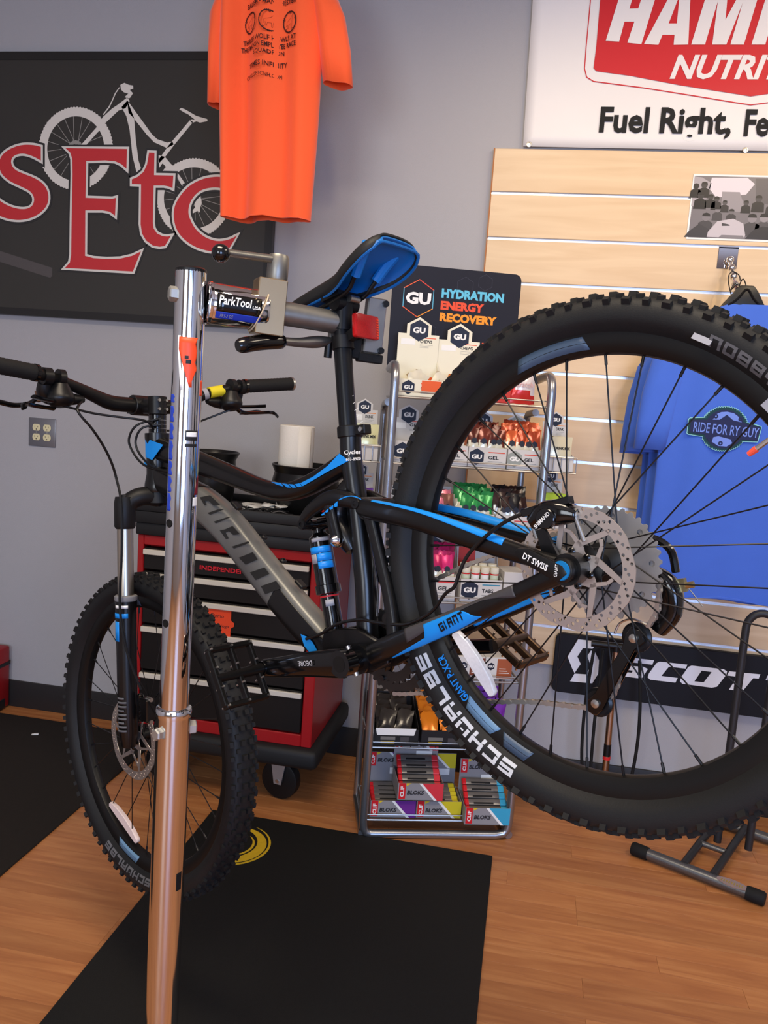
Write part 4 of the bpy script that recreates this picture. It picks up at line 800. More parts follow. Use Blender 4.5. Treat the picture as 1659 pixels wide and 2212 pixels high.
# brake rotors
def rotor(w, y, rad, holes, nm='brake_rotor'):
    outer = []
    for k in range(36):
        a = 2*PI*k/36; outer.append(((rad-(.0018 if k % 6 in (0, 1) else 0))*math.cos(a), (rad-(.0018 if k % 6 in (0, 1) else 0))*math.sin(a)))
    hn = rad-.0170; polys = [outer, circ(0, 0, hn, 60)]
    for k in range(holes):
        a = 2*PI*k/holes; q = (k*2) % 3; r = rad-.0048-.0043*q; polys.append(circ(r*math.cos(a), r*math.sin(a), .0023, 10))
    pieces = [curve2d(polys, .0018)]
    # carrier ring with bolt lobes and eye shaped openings, then six swept twin arms out to the ring
    lobes = [((.0285+.0055*math.cos(6*2*PI*i/72))*math.cos(2*PI*i/72), (.0285+.0055*math.cos(6*2*PI*i/72))*math.sin(2*PI*i/72)) for i in range(72)]
    pieces.append(curve2d([lobes, circ(0, 0, .0165, 30)], .0018))
    def bar(p, q, w0, w1):
        p, q = V(p), V(q); n_ = (q-p).orthogonal().normalized(); return curve2d([[tuple(p-n_*w0), tuple(q-n_*w1), tuple(q+n_*w1), tuple(p+n_*w0)]], .0018)
    for k in range(6):
        a = 2*PI*k/6; e = a+.62; pieces.append(bar((.031*math.cos(a), .031*math.sin(a)), ((hn+.002)*math.cos(e), (hn+.002)*math.sin(e)), .0042, .0032))
        f_ = a-.30; pieces.append(bar((.0315*math.cos(a), .0315*math.sin(a)), (.046*math.cos(f_), .046*math.sin(f_)), .0028, .0022)); g_ = a-2*PI/6+.62
        pieces.append(bar((.046*math.cos(f_), .046*math.sin(f_)), ((hn-.012)*math.cos(g_-.02), (hn-.012)*math.sin(g_-.02)), .0022, .0022))
    me = join(pieces); o = obj(nm, me, mat('rotor_steel', (206, 196, 188), .34, .85), w, frame((0, y, 0), (1, 0, 0), (0, 0, 1)))
    b = MB()
    for k in range(6):
        a = 2*PI*k/6+.72; T = frame((.022*math.cos(a), y, .022*math.sin(a)), (1, 0, 0), (0, 0, -1)); b.lathe([(.0048, 0), (.0048, .0025), (.003, .0038), (.002, .0038), (.002, .002)], 10, T=T)
    b.build('rotor_bolts', gb, w)
rotor(rwh, .055, .080, 72); rotor(fwh, .040, .090, 78)
# cassette
b = MB(); cs = [(.0295, -.054), (.0335, -.0515), (.0375, -.049), (.042, -.0465), (.0465, -.044), (.051, -.0415), (.056, -.039), (.061, -.0365), (.067, -.034), (.0735, -.0315)]
cas = None; cm = mat('cassette_steel', (158, 157, 156), .38, .55)
for i, (r, y) in enumerate(cs):
    nt_ = int(r*2*PI/.0127)+1; pol = []
    for k in range(nt_*4): a = 2*PI*k/(nt_*4); pol.append(((r+(.0032 if k % 4 in (1, 2) else -.0012))*math.cos(a), (r+(.0032 if k % 4 in (1, 2) else -.0012))*math.sin(a)))
    polys = [pol, circ(0, 0, .017, 18)]
    if r > .055: polys += [circ((r-.0105)*math.cos(2*PI*k/9), (r-.0105)*math.sin(2*PI*k/9), .0042, 8) for k in range(9)]
    obj('sprocket', curve2d(polys, .0017), cm, rwh, frame((0, y, 0), (1, 0, 0), (0, 0, 1)))
# axle lever and dropout badge on the left
b = MB().tube([(0, .076, 0), (0, .092, 0)], .0155, 20); side_plate(b, [(0.0534,0.0436),(0.0465,0.0461),(0.0336,0.0416),(0.0184,0.0263),(-0.0055,0.0048),(-0.0082,-0.0068),(0.0075,-0.0118),(0.0161,-0.006),(0.0358,0.0151),(0.0502,0.0299)], .085, .0945)
al = part('axle_lever', b, black, bev=(.002, 2)); MB().lathe([(0, .0), (.0125, 0), (.0118, .0016), (0, .002)], 20).build('blue_badge', mat('badge_blue', (20, 124, 190), .3, .3), al, T=frame((0, .092, 0), (1, 0, 0), (0, 0, -1)))
q_ = [(0.0443,0.0317),(0.0178,0.0055)]
ytext('lettering', 'DT SWISS', q_[0], q_[1], .0082, .0950, white, al, .015)
ytext('lettering', 'GIANT', (.007, -.006), (-.001, .0075), .0045, .0942, white, al, .01)
# rear caliper
b = MB(); btube(b, [(.036, .052, .074, .010, .014), (.012, .052, .078, .017, .019), (-.010, .052, .071, .016, .019), (-.028, .052, .060, .008, .012)], e=.6)
b.box(-.036, .036, -.008, .006, -.005, .005, T=frame((.006, .060, .086), (.99, 0, .12), (0, 1, 0)))
b.cyl((.006, .068, .070), (.006, .076, .070), .0135, n=18)
rcal = part('rear_brake_caliper', b, gb, bev=(.001, 1))
for x, z in ((.036, .088), (-.026, .062)): MB().cyl((x, .058, z-.035), (x, .058, z+.004), .0028, n=10).cyl((x, .058, z-.002), (x, .058, z+.007), .0055, n=10).build('mount_bolt', zinc, rcal)
ytext('lettering', 'SHIMANO', (.022, .062), (-.004, .072), .0055, .0768, white, rcal, .01)
# ---- crankset
b = MB(); P = spline([(.427, .072, -.012, .0235, .010), (.455, .074, -.005, .0225, .0105), (.50, .080, .006, .0200, .010), (.555, .087, .017, .0170, .009), (.592, .090, .0255, .0145, .008)], 4)
rings = [sup(p[0], p[1], p[2], p[3], p[4], (1, 0, .22), .75, 18) for p in P]; b.loft(rings); b.tube([(.427, .060, -.012), (.427, .083, -.012)], .0215, 22).tube([(.592, .083, .0255), (.592, .099, .0255)], .0125, 16).tube([(.427, .03, -.012), (.427, .062, -.012)], .015, 16)
crk = part('left_crank_arm', b, gb); MB().tube([(.427, .083, -.012), (.427, .0835, -.012)], .0125, 20).build('crank_bolt', mat('matte_black', (8, 8, 8), .6), crk)
for z in (.0085, -.034): MB().cyl((.409, .070, z-.003), (.409, .070, z+.0025), .0045, n=12).build('pinch_bolt', chrome if z > 0 else zinc, crk)
ytext('lettering', 'DEORE', (.476, .0085), (.508, .0155), .0085, .0905, tg if False else mat('silver_print', (170, 170, 172), .4), crk, .012)
b = MB(); P = spline([(.427, -.072, -.012, .018, .009), (.37, -.080, -.027, .0145, .0095), (.30, -.088, -.045, .0125, .009), (.262, -.090, -.055, .0115, .008)], 4)
b.loft([sup(p[0], p[1], p[2], p[3], p[4], (1, 0, .26), .75, 18) for p in P]); b.tube([(.427, -.03, -.012), (.427, -.075, -.012)], .02, 18); part('right_crank_arm', b, gb)
for r, y in ((.072, -.052), (.052, -.044)):
    nt_ = int(2*PI*r/.0127); pol = [((r+(.003 if k % 4 in (1, 2) else -.0015))*math.cos(2*PI*k/(nt_*4)), (r+(.003 if k % 4 in (1, 2) else -.0015))*math.sin(2*PI*k/(nt_*4))) for k in range(nt_*4)]
    polys = [pol, circ(0, 0, r-.017, 28)]
    obj('chainring', curve2d(polys, .003), mat('chainring_steel', (70, 68, 66), .35, .8), bike, frame((.427, y, -.012), (1, 0, 0), (0, 0, 1)))
b = MB()
for k in range(4):
    a = PI/4+k*PI/2; b.tube([(.427, -.052, -.012), (.427+.05*math.cos(a), -.052, -.012+.05*math.sin(a))], [.013, .007], 8).cyl((.427+.052*math.cos(a), -.040, -.012+.052*math.sin(a)), (.427+.052*math.cos(a), -.058, -.012+.052*math.sin(a)), .005, n=10)
part('chainring_spider', b, gb)
# pedals: open cage platforms with pins
def pedal(name, c, s, ang, m, pm):
    T = frame(c, V((math.cos(ang), 0, math.sin(ang))), V((0, 1, 0)))
    pd = MB().tube([(0, 0, 0), (0, s*.10, 0)], [.010, .007], 12)
    o = pd.build(name, m, bike, T=T)
    for x in (-.047, .047): MB().box(x-.0045, x+.0045, min(s*.012, s*.10), max(s*.012, s*.10), -.007, .007).build('cage_bar', m, o, bev=(.002, 1))
    for y in (.014, .054, .098): MB().box(-.047, .047, s*y-.004, s*y+.004, -.006, .006).build('cage_bar', m, o, bev=(.0015, 1))
    b = MB()
    for x in (-.047, -.016, .016, .047):
        for y in (.016, .056, .097):
            for z in (1, -1): b.cyl((x, s*y, z*.006), (x, s*y, z*.0108), .0019, n=6)
    tag(b.build('grip_pins', pm, o), None, kind='stuff')
pdm = mat('pedal_black', (18, 17, 16), .35, .4)
pedal('left_pedal', (.592, .092, .0255), 1, math.radians(84), pdm, zinc)
pedal('right_pedal', (.262, -.092, -.055), -1, math.radians(58), mat('pedal_bronze', (70, 52, 36), .3, .7), mat('pin_bronze', (200, 190, 170), .3, 1))
# ---- chain: links along the top run, round the jockey cage and back to the ring
CH = [(.427-.02, -.050, .062), (.36, -.048, .067), (.235, -.046, .0725), (.09, -.044, .066), (.03, -.043, .060)]
CH2 = [(-.055, -.044, -.045), (-.035, -.047, -.082), (-.01, -.050, -.098)]
CH3 = [(.022, -.052, -.108), (.043, -.052, -.135), (.062, -.052, -.163), (.09, -.052, -.182), (.118, -.052, -.176), (.20, -.052, -.150), (.28, -.052, -.132), (.36, -.052, -.106), (.40, -.052, -.091), (.427, -.052, -.086), (.46, -.052, -.078)]
def resample(P, d):
    out = [V(P[0])]; acc = 0
    for a, b_ in zip(P, P[1:]):
        a, b_ = V(a), V(b_); L_ = (b_-a).length; 
        while acc+L_ >= d:
            a = a.lerp(b_, (d-acc)/L_); out.append(a.copy()); L_ = (b_-a).length; acc = 0
            if L_ < 1e-6: break
        acc += L_
    return out
clm = mat('chain_link', (186, 178, 168), .32, .7); first = True
lm_in = MB(); lm_out = MB()
for b_, w in ((lm_in, .0022), (lm_out, .0034)):
    for s in (1, -1): b_.prism([(-.0065-.0038*math.cos(a), .0038*math.sin(a)) for a in (-PI/2, -PI/4, 0, PI/4, PI/2)]+[(0, .0026)]+[(.0065+.0038*math.cos(a), .0038*math.sin(a)) for a in (PI/2, PI/4, 0, -PI/4, -PI/2)]+[(0, -.0026)], s*w-.0005, s*w+.0005, T=frame((0, 0, 0), (1, 0, 0), (0, 0, 1)))
    b_.cyl((-.0063, .0038, 0), (-.0063, -.0038, 0), .0036 if w < .003 else .002, n=8)
lmi = lm_in.mesh('chain_link'); lmo = lm_out.mesh('chain_link'); lmi.materials.append(clm); lmo.materials.append(clm)
chn = part('chain', MB().cyl((.427-.012, -.048, .0615), (.427-.012, -.054, .0615), .002, n=8), clm); nlink = 0
for path in (CH, CH2, CH3):
    pts = resample(spline(path, 10), .0127)
    for i in range(len(pts)-1):
        d = pts[i+1]-pts[i]; mid = (pts[i]+pts[i+1])/2; obj('chain_link', lmi if i % 2 else lmo, None, chn, frame(mid, d, V((0, 1, 0))-d*(d.y/d.length_squared)))
# ---- rear derailleur
CAGE = [(-.008, -.114), (-.008, -.098), (.004, -.090), (.016, -.098), (.026, -.112), (.058, -.136), (.088, -.160), (.104, -.168), (.108, -.182), (.098, -.190), (.084, -.184), (.046, -.150), (.010, -.120)]
b = MB(); btube(b, [(-.005, -.075, -.015, .012, .008), (-.03, -.080, -.03, .014, .012), (-.045, -.086, -.055, .016, .015), (-.035, -.088, -.085, .016, .014), (-.01, -.084, -.103, .014, .012)], e=.7)
b.tube(spline([(-.012, -.078, .012), (-.045, -.085, .016), (-.066, -.088, -.008), (-.062, -.088, -.04)], 5), .0055, 10)
side_plate(b, CAGE, -.040, -.044)
side_plate(b, CAGE, -.058, -.062)
rd = part('rear_derailleur', b, gb, bev=(.001, 1))
jw = mat('jockey_dark', (30, 32, 34), .3, .3)
for x, z in ((.005, -.105), (.092, -.174)):
    MB().lathe([(.003, -.005), (.017, -.005), (.0205, -.002), (.0205, .002), (.017, .005), (.003, .005)], 22, T=frame((x, -.050, z), (1, 0, 0), (0, 0, 1))).build('jockey_wheel', jw, rd)
    MB().lathe([(0, .0), (.006, 0), (.006, .003), (0, .004)], 12, T=frame((x, -.040, z), (1, 0, 0), (0, 0, -1))).build('jockey_bolt', zinc, rd)
MB().tube(spline([(.03, -.042, -.092), (.017, -.042, -.081), (-.002, -.042, -.081), (-.018, -.042, -.093)], 5), .0016, 6).build('cage_edge', zinc, rd)
MB().box(-.006, .006, -.005, .005, -.009, .009, T=frame((-.062, -.090, -.058), (1, 0, .2), (0, 1, 0))).cyl((-.078, -.09, -.062), (-.058, -.09, -.058), .0045, n=10).build('cable_clamp', mat('brassy_silver', (190, 180, 140), .3, 1), rd)
MB().tube([(-.066, -.09, -.055), (-.073, -.09, -.075), (-.078, -.09, -.092)], .0008, 6).build('cable_end', zinc, rd)
# ---- front derailleur and its cables between seat tube and tyre
b = MB().box(-.012, .012, -.012, .012, -.03, .025, T=frame((.392, -.03, .13), (1, 0, 0), (0, 1, 0))).box(-.03, .016, -.004, .004, -.012, .012, T=frame((.385, -.045, .075), (1, 0, 0), (0, 1, 0)))
part('front_derailleur', b, black, bev=(.002, 1))
part('gear_cable', MB().tube(spline([(.372, -.005, .14), (.378, -.002, .09), (.392, .004, .045)], 5), .0017, 6), steel)
part('gear_cable', MB().tube(spline([(.356, .0, .15), (.352, .004, .10), (.352, .008, .05), (.35, .012, .035)], 5), .0022, 6), mat('cable_grey', (110, 112, 122), .3, .4))
# ---- hoses along the stays
part('brake_hose', MB().tube(spline([(.03, .058, .085), (.045, .062, .09), (.075, .066, .088), (.115, .068, .078), (.145, .068, .065), (.165, .068, .048), (.18, .068, .034), (.20, .066, .03), (.24, .060, .014), (.30, .050, .012), (.36, .040, .030), (.40, .036, .046), (.45, .036, .054), (.50, .033, .050), (.54, .030, .052)], 6), .0027, 8), black)
# ---- fork
b = MB(); btube(b, [tuple(st(.512, -.0, 0))+(.020, .026), tuple(st(.512, .004, .0))+(.020, .026)], k=2) if False else None
b.tube([st(.500), st(.524)], [.026, .024], 18)
for s in (1, -1):
    b.tube(spline([tuple(st(.512, .002, 0)), tuple(st(.514, .008, s*.03)), tuple(st(.505, .018, s*.052)), tuple(st(.488, .022, s*.065))], 4), [.021, .021, .0205, .020, .0195, .0195, .0195, .019, .019, .019, .019, .019, .019], 14)
    b.tube([st(.447, .0235, s*.065), st(.452, .0235, s*.065), st(.50, .0235, s*.065), st(.513, .0235, s*.065)], [.0185, .0215, .0215, .019], 18)
fk = part('fork', b, mat('fork_matte_black', (15, 15, 16), .5))
for s in (1, -1):
    MB().tube([st(.27, .0235, s*.065), st(.452, .0235, s*.065)], .0162, 22).build('stanchion', mat('satin_stanchion', (186, 178, 164), .34, 1), fk)
    MB().tube([st(.296, .0235, s*.065), st(.300, .0235, s*.065), st(.307, .0235, s*.065), st(.309, .0235, s*.065)], [.021, .0235, .0235, .021], 20).build('wiper_seal', mat('seal_grey', (120, 120, 122), .5), fk)
    b = MB().tube([st(.297, .0235, s*.065), st(.28, .0235, s*.065), st(.20, .0235, s*.065), st(.10, .0235, s*.064), st(.02, .0235, s*.062), st(-.01, .028, s*.060)], [.0225, .0215, .0205, .0205, .020, .015], 20)
    b.tube([st(.02, .030, s*.052), st(.015, .044, s*.052)], [.014, .012], 12).tube([tuple(st(.0155, .044, s*.046)), tuple(st(.0155, .044, s*.062))], .013, 16)
    lo = b.build('lower_leg', mat('fork_gloss_black', (10, 10, 11), .3, coat=.2), fk)
    MB().lathe([(0, .0), (.010, 0), (.009, .004), (0, .005)], 16).build('top_cap', black, fk, T=frame(st(.513, .0235, s*.065), FO, V((0, 1, 0)), AX))
b = MB().tube(spline([tuple(st(.27, .030, .058)), tuple(st(.30, .058, .045)), tuple(st(.325, .066, .02)), tuple(st(.33, .068, 0)), tuple(st(.325, .066, -.02)), tuple(st(.30, .058, -.045)), tuple(st(.27, .030, -.058))], 4), .011, 10); b.build('fork_brace', mat('fork_gloss_black', (16, 16, 17)), fk)
def legband(t0, t1, a0, a1, r, m, nm):
    u = V((0, 1, 0)); rows = [[st(t, .0235, .065)+(u*math.cos(a0+(a1-a0)*j/8)-FO*math.sin(a0+(a1-a0)*j/8))*r for j in range(9)] for t in (t0, t1)]
    o = MB().grid(rows).build(nm, m, fk); md = o.modifiers.new('thickness', 'SOLIDIFY'); md.thickness = .0004
legband(.263, .273, -.9, 1.2, .0222, blue, 'blue_band'); legband(.215, .256, -.9, .3, .0217, blue, 'blue_label'); legband(.284, .290, -.1, 1.2, .0230, white, 'white_lettering')
for k in range(9): legband(.098-.0085*k, .094-.0085*k, -.15, .95 if k % 3 else .7, .0210, tg, 'small_print')
# front caliper
b = MB().box(-.024, .024, -.012, .012, -.016, .016, T=frame(st(.075, -.028, .050), AX, V((0, 1, 0)))).box(-.03, .03, -.006, .006, -.006, .006, T=frame(st(.075, -.006, .052), AX, V((0, 1, 0))))
fcal = part('front_brake_caliper', b, gb, bev=(.003, 1))
for t in (.052, .098): MB().cyl(st(t, -.046, .052), st(t, -.03, .052), .0045, n=10).build('mount_bolt', zinc, fcal)
# ---- cockpit: spacers, stem, bar
b = MB().tube([st(.645), st(.656)], .0205, 18); sm = part('stem', MB().tube([st(.684), st(.722)], .0195, 18).tube([st(.703, .005), st(.703, .030), st(.706, .055)], [.018, .0165, .018], 14).tube([tuple(st(.706, .058, -.024)), tuple(st(.706, .058, .024))], .0215, 18).box(-.017, .017, -.022, .022, 0, .012, T=frame(st(.706, .070), AX, V((0, 1, 0)), FO)), black, bev=(.0012, 1))
for k, (a, c_) in enumerate(((.646, .654), (.655, .663), (.664, .672), (.673, .683))): MB().tube([st(a), st(c_)], .0185, 20).build('headset_spacer', gb, sm)
for y in (-.009, .009): MB().cyl(st(.695, -.0185, y), st(.695, -.0225, y), .0032, n=10).cyl(st(.713, -.0185, y), st(.713, -.0225, y), .0032, n=10).build('stem_bolt', zinc, sm)
BARP = [(.795, .375, .6805), (.812, .26, .6785), (.838, .175, .674), (.856, .115, .663), (.866, .075, .6555), (.868, .03, .6545), (.868, -.03, .6545), (.866, -.075, .657), (.856, -.115, .668), (.838, -.175, .687), (.812, -.26, .6965), (.790, -.375, .702)]
BS = spline(BARP, 6); rad = [.0159 if abs(p[1]) < .07 else (.0159-.0048*min(1, (abs(p[1])-.07)/.09)) for p in BS]
hb = part('handlebar', MB().tube(BS, rad, 14), mat('bar_black', (24, 23, 22), .35, .3, var=.1))
ytext('bar_print', 'XC', (.88, .667), (.875, .667), .004, .09, white, hb) if False else None
for s, pa, pb in ((1, BARP[0], BARP[1]), (-1, BARP[-1], BARP[-2])):
    a, c_ = V(pa), V(pb); a2 = a.lerp(c_, -.03); e = a.lerp(c_, 1.03); nm = 'grip'
    pts = [tuple(a2.lerp(e, k/30)) for k in range(31)]; MB().tube(pts, [.0152+.0006*(k % 2) for k in range(31)], 18).build(nm, rubber, hb)
    MB().tube([tuple(a2.lerp(e, -.045)), tuple(a2.lerp(e, .0))], .0166, 18).build('grip_end_ring', zinc if s < 0 else black, hb); MB().tube([tuple(a2.lerp(e, 1.0)), tuple(a2.lerp(e, 1.055))], .0168, 18).build('grip_lock_ring', gb, hb)
# brake levers and shifters
def lever(s, yb):
    i = min(range(len(BS)), key=lambda k: abs(BS[k][1]-s*yb)); c = V(BS[i]); 
    b = MB().tube([tuple(c+V((0, s*.008, 0))), tuple(c+V((0, -s*.008, 0)))], .0165, 16)
    b.tube(spline([tuple(c+V((.012, 0, -.006))), tuple(c+V((.034, -s*.012, -.022))), tuple(c+V((.036, -s*.045, -.026))), tuple(c+V((.030, -s*.085, -.028)))], 4), [.012, .014, .016, .0170, .0170, .016, .0155, .015, .0140, .013, .011, .0085, .006], 12)
    o = part('brake_lever', b, black)
    b = MB().tube(spline([tuple(c+V((.040, 0, -.020))), tuple(c+V((.050, s*.018, -.034))), tuple(c+V((.058, s*.045, -.036))), tuple(c+V((.056, s*.075, -.032))), tuple(c+V((.060, s*.092, -.030)))], 5), [.008]+[.0062]*19+[.005], 10, sq=.7)
    b.build('lever_blade', gb, o); MB().cyl(tuple(c+V((.040, s*.004, -.012))), tuple(c+V((.040, s*.004, -.034))), .004, n=10).build('lever_pivot', mat('copper_pivot', (120, 92, 74), .4, .8), o)
    b = MB().tube([tuple(c+V((0, -s*.022, 0))), tuple(c+V((0, -s*.034, 0)))], .0160, 16)
    b.tube(spline([tuple(c+V((.004, -s*.028, -.010))), tuple(c+V((.016, -s*.028, -.034))), tuple(c+V((.020, -s*.028, -.052)))], 4), [.013, .016, .020, .024, .026, .026, .024, .019, .012], 14)
    o2 = part('shifter', b, black)
    MB().tube(spline([tuple(c+V((.012, -s*.01, -.046))), tuple(c+V((-.002, s*.022, -.050))), tuple(c+V((-.016, s*.044, -.054)))], 4), [.006]*9, 8, sq=.5).build('shift_paddle', gb, o2)
    MB().tube(spline([tuple(c+V((.016, -s*.01, -.06))), tuple(c+V((.006, s*.03, -.062))), tuple(c+V((-.012, s*.062, -.068))), tuple(c+V((-.020, s*.068, -.082)))], 4), [.006]*13, 8, sq=.5).build('shift_paddle', gb, o2)
    return c
cl = lever(1, .232); cr = lever(-1, .238)
MB().tube([(.840, -.165, .6855), (.832, -.200, .6905)], .0128, 16).build('warning_sticker', mat('yellow_sticker', (214, 196, 40), .5), hb)
MB().tube([(.8455, -.150, .682), (.842, -.160, .684)], .0135, 16).build('silver_band', shk, hb)
# front hoses and cables
hz = mat('hose_black', (16, 16, 17), .4)
part('brake_hose', MB().tube(spline([tuple(cl+V((.030, -.085, -.028))), (.826, .178, .612), (.836, .15, .578), (.856, .122, .552), (.876, .10, .525), (.894, .086, .497), tuple(st(.50, .0, .0875)), tuple(st(.40, -.004, .090)), tuple(st(.29, .004, .091)), tuple(st(.2, -.008, .084)), tuple(st(.12, -.03, .066))], 6), .0026, 8), hz)
part('shift_cable', MB().tube(spline([tuple(cl+V((.02, -.03, -.05))), (.835, .145, .613), (.823, .105, .602), (.800, .055, .585), (.812, .03, .580), (.835, .012, .582)], 6), .0024, 8), hz)
part('shift_cable', MB().tube(spline([(.800, .012, .592), (.838, .045, .593), (.868, .052, .575), (.874, .046, .548), (.858, .040, .513), (.825, .032, .487), (.790, .024, .472)], 6), .0024, 8), hz)
part('shift_cable', MB().tube(spline([(.805, .012, .580), (.830, .040, .583), (.855, .046, .566), (.860, .042, .540), (.842, .036, .505), (.812, .030, .480), (.780, .022, .462)], 6), .0024, 8), hz)
part('shift_cable', MB().tube(spline([tuple(cr+V((.02, .03, -.05))), (.88, -.16, .635), (.885, -.09, .61), (.87, -.03, .60), (.835, .0, .585)], 6), .0024, 8), hz)

# ------------------------------------------------------------------ repair stand
px_, py_ = -.54, 1.225
MATTOP = .009
stn = thing('repair_stand', 'chrome bicycle repair stand with clamp holding the mountain bike seatpost', 'repair stand', Tr(px_, py_, 0))
low = mat('chrome_lower', (216, 214, 214), .10, 1)
MB().tube([(0, 0, .02), (0, 0, .87)], .0280, 32).build('lower_tube', low, stn)
MB().tube([(0, 0, .84), (0, 0, 1.578)], .0238, 32).build('upper_tube', chrome, stn)
MB().lathe([(.0242, .862), (.0295, .862), (.0298, .866), (.0298, .872), (.0285, .876), (.0242, .878)], 32).build('collar', chrome, stn)
MB().lathe([(0, 1.583), (.019, 1.583), (.0236, 1.580), (.0240, 1.577), (.0236, 1.574)], 28).build('end_cap', black, stn)
MB().lathe([(0, .022), (.115, .022), (.125, .016), (.125, .009), (0, .009)], 40).build('base_plate', mat('cast_base', (60, 60, 62), .5, .5), stn)
vd = (V((0, 0, 1.40))-V((px_, py_, 1.40))).normalized(); vr = V((-vd.y, vd.x, 0))   # towards the viewer, and to the viewer's right side
hexm = mat('galvanised_bolt', (186, 186, 180), .45, .9)
def hexbolt(z, ang, r, rad=.0105):
    d = Rz(ang) @ vd; T = frame(V((0, 0, z))+d*r, V((0, 0, 1)), d.cross(V((0, 0, 1))).normalized(), d)
    MB().lathe([(.013, -.003), (.013, .001), (rad, .001), (rad, .010), (rad*.8, .012), (0, .012)], 6, T=T).build('hex_bolt', hexm, stn, smooth=10)
hexbolt(1.540, -1.35, .021, .012); hexbolt(.838, -.85, .026); hexbolt(.838, 1.75, .026, .012)
dk = mat('hole_dark', (12, 10, 9), .9)
for z, a in ((1.185, -.90), (1.022, -.90)):
    d = Rz(a) @ vd; T = frame(V((0, 0, z))+d*.0232, V((0, 0, 1)), d.cross(V((0, 0, 1))).normalized(), d)
    MB().lathe([(0, .0009), (.0052, .0009), (.0062, .0016), (.0068, .0006)], 18, T=T).build('adjusting_hole', dk, stn)
MB().tube([(0, 0, .0), (0, 0, .001)], .001, 6).build('adjusting_hole', dk, stn, T=Tr(.0, 0, .5)) if False else None
def stick(name, z0, z1, a0, a1, m, r=.0240, poly=None):
    """thin sticker bent round the pole; angles from the viewer direction"""
    rows = []
    n = 12
    for i in range(9):
        t = i/8; z = z0+(z1-z0)*t; lo, hi = (poly(t) if poly else (0, 1))
        rows.append([tuple((Rz(a0+(a1-a0)*(lo+(hi-lo)*j/n)) @ vd)*r+V((0, 0, z))) for j in range(n+1)])
    o = MB().grid(rows).build(name, m, stn); md = o.modifiers.new('thickness', 'SOLIDIFY'); md.thickness = .0002; return o
ors = mat('orange_sticker', (238, 76, 34), .4); bls = mat('worn_blue_print', (38, 66, 176), .5)
stick('shield_sticker', 1.400, 1.476, -.62, .72, ors, .02405, lambda t: (.0 if t > .75 else (.75-t)*.75, .95-.12*math.sin(t*9)**2-(max(0, .35-t))*.7)); stick('shield_sticker_edge', 1.395, 1.478, -.72, -.50, white, .02395, lambda t: ((.78-t)*1.9 if t < .78 else 0, (.78-t)*1.9+.7 if t < .78 else .9))
stick('sticker_lettering', 1.436, 1.442, -.12, .2, dark, .02412); stick('sticker_lettering', 1.443, 1.448, -.2, .05, dark, .02412)
stick('orange_sticker_scrap', 1.388, 1.412, 1.0, 1.4, ors, .02405)
for z0, z1 in ((1.375, 1.388), (1.345, 1.370), (1.318, 1.343), (1.286, 1.316), (1.262, 1.284), (1.235, 1.260), (1.205, 1.233)): stick('worn_lettering', z0, z1, -1.28, -.80, bls, .02402, lambda t: (.05*math.sin(t*17), .85+.15*math.sin(t*11)))
stick('striped_sticker', 1.318, 1.334, .02, .95, dark, .02402, lambda t: (.0, 1)); stick('striped_sticker', 1.324, 1.331, .1, .85, white, .02408); stick('striped_sticker', 1.308, 1.313, .02, .9, dark, .02404)
stick('red_sticker', 1.232, 1.262, .85, 1.3, mat('dark_red_sticker', (120, 20, 34), .4), .02404, lambda t: (.75*t, 1)); stick('sticker_lettering', 1.214, 1.228, .75, 1.3, white, .02404)
stick('pull_tape', .560, .592, .55, .95, dk, .0281)
# clamp arm: chrome sleeve, cam block, crank handle, jaws on the seatpost
CLM = BK @ V((.2835, 0, .521)); a0 = V((px_, py_, 1.5335)); ad_ = (CLM-a0); AL = ad_.length; ad_.normalize(); rel = Tr(-px_, -py_, 0)
AT = Tr(-px_, -py_, 0) @ frame(a0, ad_, V((0, 0, 1)).cross(ad_))   # local x along the arm, z up
def apart(name, mb, m, **k): return mb.build(name, m, stn, T=AT, **k)
apart('arm_sleeve', MB().tube([(.024, 0, 0), (.030, 0, 0), (.116, 0, 0), (.120, 0, 0)], [.029, .0315, .0315, .029], 32), chrome)
MB().lathe([(.0285, .024), (.0335, .027), (.0335, .031), (.0285, .034)], 28, T=frame((0, 0, 0), (0, 1, 0), (0, 0, 1))).build('arm_flange', chrome, stn, T=AT)
apart('cam_block', MB().box(.100, .146, -.024, .020, -.037, .050), mat('polished_block', (214, 190, 150), .2, .9), bev=(.0012, 1))
cast = mat('cast_steel', (132, 130, 124), .42, .85, var=.15, vscale=60)
apart('crank_hub', MB().tube([(.133, 0, .050), (.133, 0, .054), (.133, 0, .086), (.133, 0, .091)], [.0155, .0172, .0172, .015], 22), cast)
MB().tube([(.130, -.002, .083), (.06, -.030, .076), (.045, -.036, .0745)], [.0068, .0058, .0055], 12).build('crank_handle', cast, stn, T=AT)
apart('handle_knob', MB().sphere((.034, -.040, .0715), .0142, 22), gb)
apart('clamp_tube', MB().tube([(.140, 0, .002), (AL-.004, 0, 0)], [.0195, .0185], 24), cast)
